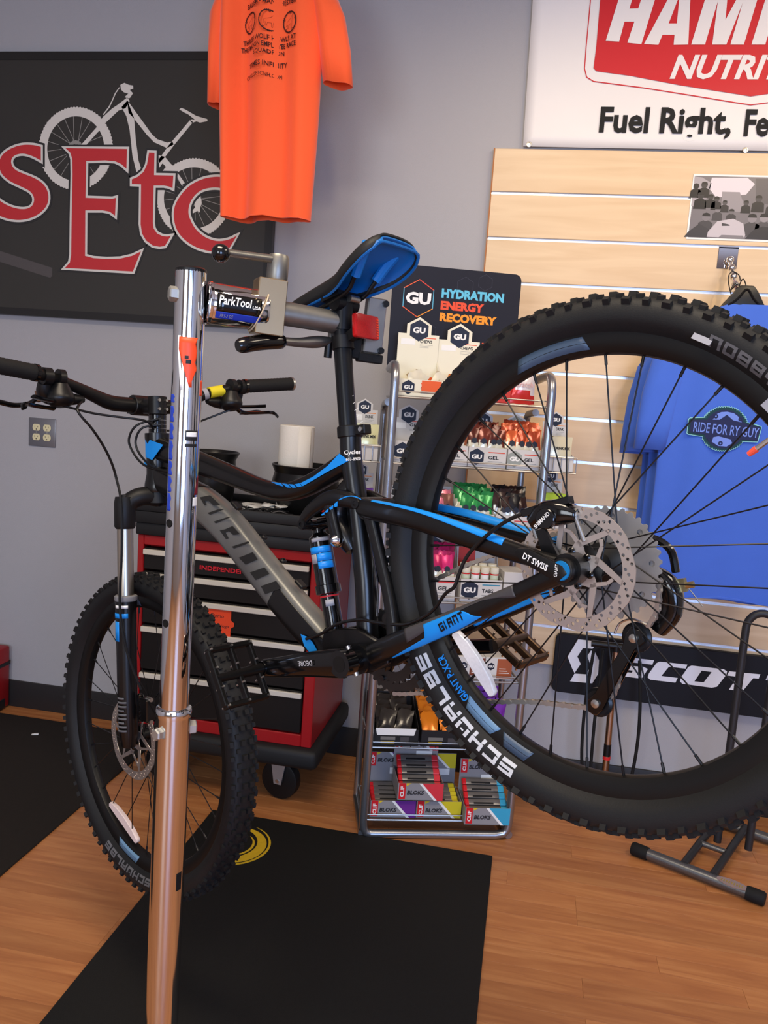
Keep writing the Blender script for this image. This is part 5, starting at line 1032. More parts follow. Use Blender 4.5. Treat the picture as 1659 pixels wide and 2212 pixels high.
# jaws either side of the seatpost: fixed jaw plate behind, moving jaw and its lever
jawm = mat('jaw_alloy', (150, 146, 140), .38, .8, var=.12, vscale=40)
apart('fixed_jaw', MB().box(AL+.044, AL+.078, -.004, .014, -.042, .050).box(AL-.010, AL+.05, .0195, .034, -.030, .022).box(AL+.044, AL+.058, .0, .034, -.030, .022), jawm, bev=(.002, 1))
apart('jaw_pad', MB().box(AL+.036, AL+.080, -.006, .012, -.058, -.043).box(AL+.024, AL+.040, -.004, .012, -.054, -.020), rubber, bev=(.0015, 1))
apart('moving_jaw', MB().box(AL-.034, AL-.012, .010, .032, -.014, .018), jawm, bev=(.003, 1))
for z in (.042, -.036): apart('jaw_bolt', MB().cyl((AL+.074, -.010, z), (AL+.074, .016, z), .0055, n=10), black)
b = MB().tube(spline([(AL-.008, .016, -.029), (AL-.030, .014, -.034), (AL-.065, .010, -.040), (AL-.100, .004, -.042)], 5), [.008, .009, .0105, .012, .0135, .0145, .0145, .014, .013, .012, .011, .0105, .010, .0098, .0095, .0095], 12, sq=.7); apart('clamp_lever', b, cast)
apart('lever_grip', MB().tube(spline([(AL-.092, .006, -.042), (AL-.13, -.008, -.049), (AL-.172, -.022, -.061)], 6), [.0095, .0118, .0124]+[.0126]*8+[.0118, .009], 16), gb)
apart('lever_bolt', MB().cyl((AL-.012, .014, -.028), (AL-.012, .014, -.058), .007, n=12), black)
# label on the sleeve
lab = Tr(-px_, -py_, 0) @ frame(a0, ad_, V((0, 0, 1)).cross(ad_))
rows = lambda x0, x1, t0, t1, r: [[(x0+(x1-x0)*i/6, -r*math.cos(t0+(t1-t0)*j/8), r*math.sin(t0+(t1-t0)*j/8)) for j in range(9)] for i in range(7)]
def on_sleeve(name, x0, x1, t0, t1, m, r=.0318):
    o = MB().grid(rows(x0, x1, t0, t1, r)).build(name, m, stn, T=AT); md = o.modifiers.new('thickness', 'SOLIDIFY'); md.thickness = .0002
on_sleeve('sleeve_label', .036, .106, -.42, .50, gb); on_sleeve('sleeve_label', .036, .106, -.80, -.42, mat('label_blue', (28, 56, 168), .4))
def sleeve_text(body, x0, x1, t0, h, m, bold=.02, shear=.15):
    me = text(body, x1-x0, h, bold, shear, .0003)
    for v in me.vertices: t = t0+v.co.y/.032; r = .0322+v.co.z; v.co = (x0+v.co.x, -r*math.cos(t), r*math.sin(t))
    obj('lettering', me, m, stn, AT)
sleeve_text('ParkTool', .039, .090, -.06, .0135, white); sleeve_text('USA', .091, .104, -.08, .0050, white); sleeve_text('PRS-3 OS', .043, .063, -.70, .0055, shk, .0, .15)
MB().tube(spline([tuple(V((.108+.012*math.sin(a), -.034*math.cos(a), .034*math.sin(a)))) for a in [2*PI*k/14 for k in range(14)]], 2, True), .0012, 6, closed=True).build('rubber_band', mat('tan_rubber_band', (196, 176, 146), .6), stn, T=AT)
on_sleeve('red_stripe', .030, .114, 1.35, 1.5, redm, .0319)

# ------------------------------------------------------------------ mats and a scrap of paper
mm = mat('black_floor_mat', (19, 18, 16), .8, var=.2, vscale=90, bump=.5, bscale=700)
mt = thing('floor_mat', 'black rubber floor mat with yellow swirl logo under the repair stand', 'mat', Tr(-.467, 1.7, 0))
o = MB().box(-.467, .467, -.458, .762, .0005, .009).build('mat_sheet', mm, mt, bev=(.003, 2))
ye = mat('yellow_mat_print', (206, 168, 30), .7, var=.15, vscale=60)
def arc_band(cx, cy, r0, r1, a0, a1, n=28, taper=True):
    o_ = []; i_ = []
    for k in range(n+1):
        t = k/n; a = a0+(a1-a0)*t; w = (r1-r0)*(math.sin(PI*t)**.6 if taper else 1); rm = (r0+r1)/2
        o_.append((cx+(rm+w/2)*math.cos(a), cy+(rm+w/2)*math.sin(a))); i_.append((cx+(rm-w/2)*math.cos(a), cy+(rm-w/2)*math.sin(a)))
    return o_+i_[::-1]
for r0, r1, a0, a1 in ((.080, .112, -2.4, 1.5), (.116, .124, -1.9, 1.2), (.066, .074, -1.2, .9)): obj('logo_swirl', curve2d([arc_band(-.335, .585, r0, r1, a0, a1)], .0006), ye, mt, Tr(0, 0, .009))
obj('logo_swirl', curve2d([circ(-.325, .592, .024, 20)], .0006), ye, mt, Tr(0, 0, .009))
dm = mat('brown_black_mat', (30, 24, 19), .9, var=.2, vscale=80, bump=.5, bscale=600)
o = MB().box(-2.9, -1.352, 1.2, 2.945, .0005, .008).build('entrance_mat', dm, bev=(.002, 1)); tag(o, 'dark brown entrance mat along the grey wall below the outlet', 'mat')
o = MB().box(-.012, .012, -.006, .006, 0, .0012).box(-.004, .014, -.008, .002, .0012, .005).build('paper_scrap', white, T=Tr(-1.81, 2.80, .008) @ Rz(.4)); tag(o, 'small white scrap lying on the dark entrance mat', 'scrap')
# red case at the wall
rc_ = thing('red_case', 'red and black hard case standing on the floor by the grey wall', 'case', Tr(-2.30, 2.97, 0))
MB().box(-.20, .22, -.05, .06, .008, .27).build('case_body', mat('case_red', (150, 22, 26), .4), rc_, bev=(.008, 2))
MB().box(-.206, .2215, -.0515, .062, .19, .205).build('case_seam', black, rc_); MB().box(-.15, .12, -.052, -.049, .05, .15).build('case_panel', dark, rc_, bev=(.001, 1)); MB().box(.10, .2225, -.053, .03, .008, .05).build('case_corner', dark, rc_, bev=(.003, 1))

# ------------------------------------------------------------------ tool chest
tcx0, tcx1, tcy = -1.268, -.628, 2.53
tr_ = mat('chest_red', (150, 20, 26), .35, coat=.2); tb = mat('chest_black', (12, 12, 13), .4)
ch = thing('tool_chest', 'red rolling tool chest with black drawers and silver pulls', 'tool chest', Tr((tcx0+tcx1)/2, tcy, 0))
cx = (tcx0+tcx1)/2; X0, X1 = tcx0-cx, tcx1-cx
b = MB().box(X0, X1, .44, .45, .24, .903).box(X0, X0+.022, 0, .44, .24, .903).box(X1-.036, X1, 0, .44, .24, .903).box(X0+.022, X1-.036, 0, .44, .24, .282).box(X0+.022, X1-.036, 0, .44, .868, .903).box(X0+.022, X1-.036, .05, .44, .282, .868)
b.build('cabinet', tr_, ch, bev=(.003, 1))
dz = [.862, .782, .703, .596, .434, .284]
for i in range(5):
    d_ = MB().box(X0+.025, X1-.039, -.002, .03, dz[i+1]+.004, dz[i]-.002).build('drawer', tb, ch, bev=(.003, 1))
    MB().box(X0+.026, X1-.040, -.014, -.002, dz[i]-.024, dz[i]-.006).build('pull_strip', mat('satin_pull', (204, 199, 186), .45, .1), d_, bev=(.002, 1))
me = text('INDEPENDENT', .175, .015, .03, 0, .0015); obj('chest_lettering', me, mat('red_badge', (190, 30, 44), .4), ch, frame((-1.042-cx, -.004, .806), (1, 0, 0), (0, 0, 1)))
tg_ = thing('shop_tag', 'orange handwritten tag on the third chest drawer', 'tag', wallT(-1.03, tcy-.004, .585))
MB().prism([(0, 0), (.105, 0), (.105, .032), (.116, .040), (.116, .052), (.105, .060), (.105, .092), (0, .092)], 0, .001).build('tag_card', mat('orange_card', (226, 72, 34), .6), tg_)
obj('handwriting', text('Demo', .045, .012, 0, .2, .0003), dark, tg_, Tr(.035, .065, .001)); obj('handwriting', text('bearings', .065, .013, 0, .25, .0003), dark, tg_, Tr(.035, .030, .001))
MB().box(X0-.004, X1+.004, -.012, .455, .903, .945).build('lower_tray', mat('tray_black', (26, 27, 29), .5), ch, bev=(.006, 2))
b = MB().box(X0-.012, X1+.012, -.02, .46, .945, .985).box(X0-.012, X1+.012, -.02, -.004, .985, 1.02).box(X0-.012, X1+.012, .45, .46, .985, 1.01).box(X0-.012, X0-.002, -.02, .46, .985, 1.02).box(X1+.002, X1+.012, -.02, .46, .985, 1.02)
b.build('top_tray', mat('tray_black', (34, 35, 37)), ch, bev=(.004, 2))
MB().box(X0-.03, X1+.03, -.03, .47, .172, .24).build('bumper_base', mat('bumper_black', (24, 24, 24), .6), ch, bev=(.02, 3))
for x, y_ in ((X0+.08, .10), (.197, .10), (X0+.08, .37), (.197, .37)):
    CT = Tr(x, y_, 0) @ Rz(1.35) @ Tr(-x, -y_, 0); c = MB().tube([(x-.018, y_, .072), (x+.018, y_, .072)], [.070, .070], 28).tube([(x-.022, y_, .072), (x+.022, y_, .072)], .02, 16).build('caster_wheel', mat('caster_black', (14, 14, 14), .5), ch, bev=(.006, 2), T=CT)
    b = MB()
    for s in (-1, 1): b.prism([(-.014, .06), (.014, .06), (.034, .172), (-.034, .172)], s*.026-.002, s*.026+.002, T=frame((x, y_, 0), (0, 1, 0), (0, 0, 1)))
    b.box(x-.03, x+.03, y_-.034, y_+.034, .166, .173); b.build('caster_fork', mat('galvanised', (176, 176, 172), .45, .7), c)
    MB().tube([(x-.030, y_, .072), (x+.030, y_, .072)], .007, 12).build('axle_bolt', zinc, c)
# things on the tray (tray floor at z = .985)
TZ = .985
def turned(name, label, cat, prof, x, y_, m, n=40):
    o = MB().lathe(prof, n, closed=True).build(name, m, T=Tr(x, y_, TZ)); return tag(o, label, cat)
bw = mat('bowl_black', (19, 19, 20), .32)
turned('magnetic_bowl', 'large glossy black parts bowl with paper roll inside on tool chest', 'bowl', [(.02, .001), (.060, .001), (.080, .012), (.112, .065), (.118, .115), (.110, .150), (.121, .176), (.116, .178), (.105, .152), (.112, .115), (.104, .068), (.072, .020), (.02, .009)], -.762, 2.76, bw)
turned('parts_bowl', 'smaller black rimmed bowl behind the chrome pole on tool chest', 'bowl', [(.02, .001), (.05, .001), (.075, .03), (.085, .10), (.080, .17), (.094, .196), (.090, .199), (.074, .172), (.078, .10), (.068, .034), (.02, .009)], -1.105, 2.755, bw)
pr = thing('paper_roll', 'white toilet paper roll standing in the large black bowl', 'paper roll', Tr(-.803, 2.76, TZ+.010))
pm_ = mat('tissue_paper', (236, 232, 220), .9, bump=.4, bscale=160)
MB().lathe([(.021, 0), (.0595, 0), (.0605, .002), (.0605, .298), (.058, .301), (.021, .301)], 48, closed=True).build('paper', pm_, pr)
MB().lathe([(.0195, 0), (.021, 0), (.021, .300), (.0195, .300)], 24, closed=True).build('core', mat('cardboard', (150, 116, 82), .8), pr)
o = MB().grid([[(.0612*math.cos(a), .0612*math.sin(a), z) for a in [-1.2+.85*k/8 for k in range(9)]] for z in (.001, .15, .299)]).build('loose_sheet', pm_, pr); md = o.modifiers.new('thickness', 'SOLIDIFY'); md.thickness = .0006
rg = random.Random(11)
wp = mat('white_plastic_bag', (214, 214, 208), .4)
for k in range(5):
    g = MB(); rows_ = [[(i*.022, j*.02, .006+.012*rg.random()) for j in range(4)] for i in range(5)]; g.grid(rows_)
    o = g.build('plastic_sleeve', wp, T=Tr(-1.02+.035*k, 2.61+.03*(k % 3), TZ+.004+.006*k) @ Rz(rg.uniform(-.6, .6))); md = o.modifiers.new('thickness', 'SOLIDIFY'); md.thickness = .001
    tag(o, 'crumpled white plastic sleeve among small parts on the chest tray', 'plastic sleeve', 'crumpled plastic sleeves on the chest tray')
for k in range(7):
    x, y_, a, l = -.97+.028*k, 2.60+.022*(k % 3), rg.uniform(-1, 1), rg.uniform(.05, .09)
    b = MB().tube(spline([(-l/2, 0, .006), (0, .012, .016), (l/2, 0, .006)], 5), .004, 8); b.cyl((l/2-.004, 0, .006), (l/2+.012, 0, .006), .006, n=8)
    tag(b.build('loose_bolt', mat('dark_steel', (70, 70, 72), .35, .8), T=Tr(x, y_, TZ+.012) @ Rz(a)), 'small dark steel part loose on the chest tray', 'part', 'loose small parts on the chest tray')
for k, (m_, yy) in enumerate((((226, 190, 70), .0), ((236, 214, 150), .008), ((214, 214, 210), .016), ((230, 196, 80), .024))):
    o = MB().box(-.11, .08, -.06, .06, 0, .006).build('paper_pad', mat('pad_%d' % k, m_, .7), T=Tr(-1.125, 2.63, TZ+.001+yy*.8) @ Rz(.06*k-.1), bev=(.0008, 1)); tag(o, ('yellow', 'cream', 'white', 'topmost yellow')[k]+' paper pad in the stack behind the fork on tool chest', 'paper pad')
o = MB().tube(spline([(-.03, 0, .012), (0, .01, .022), (.03, 0, .012)], 5), [.010, .012, .013, .014, .014, .014, .014, .014, .013, .012, .010], 12).build('red_pouch', mat('red_foil', (200, 44, 40), .35), T=Tr(-.655, 2.70, TZ+.02)); tag(o, 'small red pouch beside the large black bowl on tool chest', 'pouch')
o = MB().sphere((0, 0, .014), .016, 12, sz=.8).build('chrome_nut', chrome, T=Tr(-.72, 2.56, TZ+.0)); tag(o, 'shiny domed nut near the right front edge of the chest tray', 'nut')

# ------------------------------------------------------------------ bicycle floor stand by the slat wall
fs_ = thing('bike_floor_stand', 'grey tubular bicycle floor stand with tall hoop and rubber feet', 'bike stand', Tr(.66, 2.62, 0))
hm = mat('hammertone_grey', (112, 114, 116), .35, .8, var=.35, vscale=400); hd_ = mat('hoop_dark_grey', (58, 58, 60), .4, .5, var=.2, vscale=300)
p, q = V((.459-.66, 2.618-2.62, .021)), V((.790-.66, 2.452-2.62, .021)); dr = (q-p).normalized(); bk = V((-dr.y, dr.x, 0)); bk = bk if bk.y > 0 else -bk
MB().tube([p, q], .0175, 20).build('foot_tube', hm, fs_); MB().tube([p+bk*.40, q+bk*.40], .0175, 20).build('foot_tube', hm, fs_)
for e, s in ((p, -1), (q, 1)):
    for o_ in (0, .40):
        c = e+bk*o_; MB().tube([c-dr*s*.035, c-dr*s*.02, c+dr*s*.012, c+dr*s*.018], [.0205, .0212, .0212, .018], 16).build('rubber_foot', rubber, fs_)
for t in (.40, .64): c = p.lerp(q, t); MB().tube([c+V((0, 0, .012)), c+bk*.40+V((0, 0, .012))], .0125, 14).build('rail', hd_, fs_)
c1, c2 = p.lerp(q, .40)+bk*.17+V((0, 0, .014)), p.lerp(q, .64)+bk*.17+V((0, 0, .014)); MB().tube([c1, c2], .0095, 12).build('cross_bar', hm, fs_)
hb0 = V((.7305-.66, 2.74-2.62, 0)); hx = V((.093, -.02, 0))
MB().tube([hb0+V((0, 0, .03))]+[hb0+hx*.5+V((0, 0, .765))-hx*.5*math.cos(a)+V((0, 0, .055))*math.sin(a) for a in [PI*k/12 for k in range(13)]]+[hb0+hx+V((0, 0, .03))], .0125, 16).build('hoop', hd_, fs_)
lb = MB().prism([(.047*math.cos(2*PI*k/24), .0125*math.sin(2*PI*k/24)) for k in range(24)], 0, .0012); c = p.lerp(q, .80); T = frame(c+V((0, 0, .0150))-bk*.0088, dr, (bk*.86+V((0, 0, .5))).normalized())
lbm = lb.build('oval_badge', chrome, fs_, T=T); 
for k in range(9): MB().box(-.034+.0075*k, -.030+.0075*k, -.004, .004, .0012, .0018).build('badge_lettering', mat('badge_gold', (196, 176, 110), .3, .9), lbm)
# ------------------------------------------------------------------ floor pump against the wall
fp = thing('floor_pump', 'slim silver floor pump with red ring and black hoses against the wall', 'pump', Tr(.375, 2.94, 0))
cop = mat('pump_alloy', (190, 168, 146), .22, 1)
MB().tube([(0, 0, .03), (-.012, 0, .58)], .0125, 20).build('barrel', cop, fp); MB().tube([(-.0032, 0, .178), (-.0035, 0, .19)], .0138, 18).build('red_ring', redm, fp); MB().tube([(-.0036, 0, .192), (-.0046, 0, .236)], .0132, 18).build('black_sleeve', black, fp)
MB().tube([(-.10, 0, .60), (.08, 0, .60)], .012, 14).tube([(-.012, 0, .575), (-.0125, 0, .60)], .012, 12).build('handle', black, fp)
MB().box(-.11, .10, -.05, .05, 0, .03).build('foot_plate', black, fp, bev=(.006, 2))
for pts in ([(-.09, -.01, .58), (-.10, -.02, .35), (-.088, -.02, .15), (-.05, -.02, .04)], [(-.055, .01, .58), (-.058, .01, .30), (-.05, .01, .04)], [(.07, -.01, .56), (.088, -.02, .40), (.094, -.02, .25), (.082, -.02, .10), (.05, -.02, .04)]):
    MB().tube(spline(pts, 6), .0058, 10).build('hose', rubber, fp)

# ------------------------------------------------------------------ tubular display rack with nutrition products
RA = math.radians(16.5)
RT = Tr(-.1877, 2.526, 0) @ Rz(RA)       # local x right, y back, z up; y = 0 at the front tubes
silver = mat('silver_tube', (164, 166, 170), .28, .9); wirem = mat('shelf_wire', (176, 176, 174), .35, .9)
rack = thing('display_rack', 'silver tubular display rack with wire shelves of sports nutrition', 'display rack', RT)
R0 = .0135
base = spline([(-.243, .02, .10), (-.243, .006, .035), (-.225, .0, .0138), (0, .0, .0138), (.225, .0, .0138), (.243, .006, .035), (.243, .02, .10)], 5)
MB().tube([(-.243, 0, 1.46)]+[(-.243, 0, .06), (-.240, 0, .034), (-.231, 0, .019), (-.215, 0, .0138), (.195, 0, .0138), (.226, 0, .019), (.236, 0, .034), (.240, 0, .06)]+[(.243, 0, 1.46)], R0, 14).build('front_frame', silver, rack)
for s in (-1, 1):
    MB().tube([(s*.243, 0, 1.455)]+[(s*.243, .045-.045*math.cos(a), 1.46+.055*math.sin(a)) for a in [PI/2*k/8 for k in range(9)]]+[(s*.243, .10, 1.513), (s*.243, .16, 1.505)], R0, 14).build('top_bend', silver, rack)
    MB().tube([(s*.243, .25, .0138), (s*.243, .25, 1.36)]+[(s*.243, .25-.03+.03*math.cos(a), 1.36+.035*math.sin(a)) for a in [PI/2*k/6 for k in range(7)]]+[(s*.243, .15, 1.40)], .0115, 12).build('back_leg', silver, rack)
    MB().tube([(s*.243, 0, .0138), (s*.243, .25, .0138)], R0, 12).build('side_foot', silver, rack)
SZ = [.055, .302, .532, .787, 1.003, 1.216, 1.418]
for z in SZ:
    b = MB()
    b.tube([(-.236, .012, z), (.236, .012, z)], .0034, 8).tube([(-.236, .245, z), (.236, .245, z)], .003, 8).tube([(-.236, .012, z+.018), (.236, .012, z+.018)], .0022, 8)
    for k in range(12): x = -.226+.041*k; b.tube([(x, .012, z), (x, .245, z)], .0016, 6)
    for s in (-1, 1): b.tube([(s*.236, .0, z), (s*.236, .25, z)], .004, 8)
    b.build('wire_shelf', wirem, rack)
# header sign
sgm = mat('navy_sign_card', (30, 30, 40), .5, spec=.2)
hs = thing('header_sign', 'dark navy header card with coloured slogan on top of rack', 'sign', RT @ Tr(-.045, .20, 1.50) @ frame((0, 0, 0), (1, 0, 0), (0, 0, 1)))
MB().prism(rrect(-.205, .213, 0, .337, .022), -.003, .003).build('sign_card', sgm, hs)
HX = lambda cx, cy, r, sq=1.0: [(cx+r*sq*math.cos(PI/2+k*PI/3), cy+r*math.sin(PI/2+k*PI/3)) for k in range(6)]
def ht(body, x, y, w, h, rgb, nm='lettering', bold=.055): obj(nm, text(body, w, h, bold, 0, .0006), mat('sign_'+body.lower(), rgb, .5), hs, Tr(x, y, .003))
ht('HYDRATION', -.045, .243, .205, .030, (98, 190, 220)); ht('ENERGY', -.045, .206, .142, .028, (232, 80, 44)); ht('RECOVERY', -.045, .169, .187, .028, (246, 152, 34)); ht('GU', -.160, .216, .082, .038, (240, 240, 238), bold=.05)
cols = [(236, 96, 50), (98, 180, 210), (236, 96, 50), (240, 150, 40), (98, 180, 210), (226, 70, 50)]
hx = HX(-.119, .235, .060, .95); hi = HX(-.119, .235, .057, .95)
for k in range(6): obj('hexagon_line', curve2d([[hx[k], hx[(k+1) % 6], hi[(k+1) % 6], hi[k]]], .0006), mat('hexline_%d' % k, cols[k], .5), hs, Tr(0, 0, .003))
for c_, r_ in (((.095, .302), .026), ((.03, .285), .03), ((-.085, .13), .035)): obj('faint_hexagon', curve2d([HX(*c_, r_), HX(*c_, r_-.001)], .0003), mat('faint_line', (58, 58, 72), .5), hs, Tr(0, 0, .003))
MB().box(.10, .213, .085, .112, .003, .0036).build('orange_bar', mat('sign_orange', (226, 86, 40), .5), hs)
# ---- cartons
hexd = mat('hexagon_navy', (28, 34, 52), .45); brown = mat('kraft_inside', (160, 120, 78), .8)
FT = frame((0, 0, 0), (1, 0, 0), (0, 0, 1))
cart = mat('carton_grey', (206, 204, 200), .5, var=.03, vscale=20)
def carton(name, label, x, y, z, w, d, hf, hb, word='GEL', accent=(214, 84, 58), crown=True, m=None, group=None, T0=None, inside=None, cat='box', lean=.10, front=True, patch=None, mono=None):
    """open display carton: tray with sloping sides, tall printed back card with hexagon crown; x is the centre"""
    m = m or cart
    c = thing(name, label, cat, (T0 or RT) @ Tr(x, y, z), group); t = .0012; hw = w/2
    b = MB().box(-hw, hw, 0, d, 0, t).box(-hw, hw, 0, t, 0, hf)
    for s in (-1, 1): b.prism([(0, 0), (d, 0), (d, min(hb, hf*2.2)), (d*.55, hf*1.15), (0, hf)], s*hw-(t if s > 0 else 0), s*hw+(0 if s > 0 else t), T=frame((0, 0, 0), (0, 1, 0), (0, 0, 1)))
    b.build('tray', m, c)
    bt = frame((0, d-.002, 0), (1, 0, 0), (0, lean, 1)); ctop = hb
    poly = [(-hw, 0), (hw, 0), (hw, ctop)]
    if crown: q = w*.30; poly += [(q, ctop), (q, ctop+q*.75), (0, ctop+q*1.35), (-q, ctop+q*.75), (-q, ctop)]
    poly += [(-hw, ctop)]
    k_ = MB().prism(poly, 0, t, T=bt).build('back_card', m, c)
    if crown: q = w*.30; obj('hexagon', curve2d([HX(0, ctop+q*.28, q*.86)], .0004), mono or hexd, k_, bt @ Tr(0, 0, t)); obj('lettering', text('GU', q*1.02, q*.48, .05, 0, .0004), white, k_, bt @ Tr(-q*.51, ctop+q*.06, t+.0004))
    ac = mat('accent_%d_%d_%d' % accent, accent, .5)
    MB().box(.02*w, hw*.86, ctop-.012, ctop-.0095, t, t+.0003, T=bt).build('accent_line', ac, k_)
    obj('lettering', text(word, w*.30, .010, .03, 0, .0003), dark, k_, bt @ Tr(.04*w, ctop-.027, t))
    for q in range(3): MB().box(.04*w, w*(.36-.05*q), ctop-.033-.004*q, ctop-.0322-.004*q, t, t+.0003, T=bt).build('small_print', mat('pale_grey_print', (150, 150, 150), .6), k_)
    MB().box(-hw*.85, -hw*.15, ctop-.034, ctop-.016, t, t+.0004, T=bt).build('price_label', white, k_)
    if patch: MB().box(patch[0]*w, patch[1]*w, patch[2]*ctop, patch[3]*ctop, t, t+.0004, T=bt).build('colour_patch', mat('patch_%d_%d_%d' % patch[4], patch[4], .5), k_)
    if front:
        f_ = frame((0, 0, 0), (1, 0, 0), (0, 0, 1)); h_ = hf*.42
        obj('hexagon', curve2d([HX(-hw*.55, hf*.52, h_)], .0004), mono or hexd, c, f_); obj('lettering', text('GU', h_*1.25, h_*.55, .05, 0, .0003), white, c, f_ @ Tr(-hw*.55-h_*.62, hf*.52-h_*.27, .0005))
        obj('lettering', text(word, w*.28, hf*.17, .03, 0, .0003), dark, c, f_ @ Tr(.02*w, hf*.42, 0)); MB().box(.02*w, hw*.9, -.0004, 0, hf*.74, hf*.79).build('accent_line', ac, c)
        for q in range(2): MB().box(.02*w, w*.40, -.0004, 0, hf*(.30-.10*q), hf*(.33-.10*q)).build('small_print', mat('pale_grey_print', (150, 150, 150)), c)
    return c
PKC = {}
def packet_mesh(w, h, cols, bulge=.006, crimp=True):
    """pillow sachet standing on its lower edge: cream foot, coloured head, crimped ends"""
    key = (w, h, cols, bulge)
    if key in PKC: return PKC[key]
    nx, nz = 6, 9; b = MB(); 
    for s in (-1, 1):
        rows_ = []
        for i in range(nz):
            v_ = i/(nz-1); row = []
            for j in range(nx):
                u = j/(nx-1); th = bulge*(math.sin(PI*u)**.6)*(math.sin(PI*min(1, max(0, (v_-.08)/.84)))**.6)
                zz = h*v_+(.0025 if (i in (0, nz-1) and j % 2 and crimp) else 0)
                row.append((w*(u-.5)*(1-.06*math.sin(PI*v_)), s*th, zz))
            rows_.append(row)
        k = len(b.f); b.grid(rows_)
        for q in range(k, len(b.f)):
            i, j = divmod(q-k, nx-1); v_ = (i+.5)/(nz-1); u = (j+.5)/(nx-1); b.m[q] = 0 if (v_ < .42-.25*(u-.3)) else 1
    me = b.mesh('sachet', smooth=60)
    for n_, rgb in zip(('a', 'b'), cols): me.materials.append(mat('foil_%d_%d_%d' % rgb, rgb, .22, .25, var=.08, vscale=30, coat=.3))
    PKC[key] = me; return me
CR = (226, 220, 196)
prnd = random.Random(21)
def packets(c, label, group, xs, y0, dy, rows_, z, w, h, col, logo=True, lean=.25, cat='sachet', name='gel_sachet', alt=None, T0=None):
    """rows of sachets standing in a carton; c supplies the world frame"""
    for r in range(rows_):
        for i, x in enumerate(xs):
            cc = alt if (alt and (i+r) % 2) else col
            me = packet_mesh(w, h, (CR if col != (30, 28, 30) else (206, 204, 198), cc))
            T = c.matrix_world @ Tr(x+prnd.uniform(-.004, .004), y0+dy*r, z+.016+.010*r) @ Rx(-lean-prnd.uniform(-.06, .08)) @ Ry(prnd.uniform(-.22, .22)) @ Rz(prnd.uniform(-.15, .15))
            o = obj(name, me, None, None, T); tag(o, label, cat, group)
            if logo and r == 0: obj('hexagon', curve2d([HX(0, 0, w*.24)], .0004), hexd, o, frame((0, -.0066, h*.46), (1, 0, 0), (0, 0, 1)))
# top shelf: chew cartons and a pouch
z = SZ[6]+.004
c1 = carton('chew_carton', 'cream chews carton with tall hexagon card at the left of the top shelf', -.162, .03, z, .130, .105, .052, .196, 'CHEWS', (226, 90, 50), m=cream, lean=.02, patch=(.02, .40, .0, .33, (228, 96, 40)))
for sx, rr in ((-.02, .5), (.012, -.4), (.045, .5)): 
    o = obj('chew_sachet', packet_mesh(.05, .07, (CR, (232, 222, 196))), None, None, c1.matrix_world @ Tr(sx, .05, .012) @ Ry(rr)); tag(o, 'cream chew sachet in the left top shelf carton', 'sachet', 'chew sachets in the left top carton')
MB().box(.005, .066, -.0005, .0, .018, .050).build('colour_patch', mat('patch_228_96_40', (228, 96, 40), .5), c1)
c2 = carton('chew_carton', 'cream chews carton with tall hexagon card beside the left one on the top shelf', -.030, .035, z, .132, .105, .052, .186, 'CHEWS', (226, 90, 50), m=cream, lean=.02, patch=(.02, .40, .0, .33, (228, 96, 40)))
o = obj('chew_sachet', packet_mesh(.05, .06, (CR, (236, 140, 60))), None, None, c2.matrix_world @ Tr(-.03, .05, .014) @ Ry(.3)); tag(o, 'orange chew sachet in the second top shelf carton', 'sachet')
po = thing('drink_pouch', 'white and red drink mix pouch on the right of the top shelf', 'pouch', RT @ Tr(.165, .055, z))
PK = packet_mesh(.085, .115, ((204, 50, 44), (228, 216, 212)), .016); obj('pouch_bag', PK, None, po, Rx(-.12)); obj('lettering', text('skratch', .060, .016, 0, .1, .0003), mat('pale_pink_print', (200, 150, 146), .5), po, Rx(-.12) @ frame((-.03, -.0172, .052), (1, 0, 0), (0, 0, 1)))
pb = MB().box(-.05, .05, -.012, .05, 0, .045).build('red_pouch_box', mat('skratch_red', (196, 56, 40), .45), T=RT @ Tr(.075, .05, z), bev=(.001, 1)); tag(pb, 'small red drink mix box beside the white and red pouch', 'box')
# shelf of brown and orange gels
z = SZ[5]+.004
a1 = carton('gel_carton', 'gel carton with tall hexagon card and lime patch below the left chews carton', -.174, .02, z, .106, .11, .066, .135, 'GEL', patch=(.02, .46, .12, .42, (168, 190, 40)))
a2 = carton('gel_carton', 'gel carton of tan vanilla sachets left of the dark brown ones', -.058, .02, z, .120, .11, .062, .13, 'GEL')
a3 = carton('gel_carton', 'gel carton of dark brown sachets between tan and orange ones', .064, .02, z, .122, .11, .062, .13, 'GEL')
a4 = carton('gel_carton', 'gel carton of orange sachets at the right end of its shelf', .180, .02, z, .104, .11, .062, .13, 'GEL', mono=mat('hexagon_grey', (150, 156, 150), .5))
xs = (-.036, -.012, .012, .036)
packets(a2, 'tan vanilla gel sachet in the carton left of the dark brown ones', 'tan gel sachets', xs, .022, .028, 2, .03, .040, .075, (150, 82, 50))
packets(a3, 'dark brown gel sachet in the middle carton of the shelf', 'dark brown gel sachets', xs, .022, .024, 3, .03, .040, .075, (84, 32, 24), alt=(110, 44, 30))
packets(a4, 'orange gel sachet heaped in the right end carton', 'orange gel sachets', xs, .018, .022, 4, .028, .042, .078, (198, 88, 46), alt=(170, 66, 36))
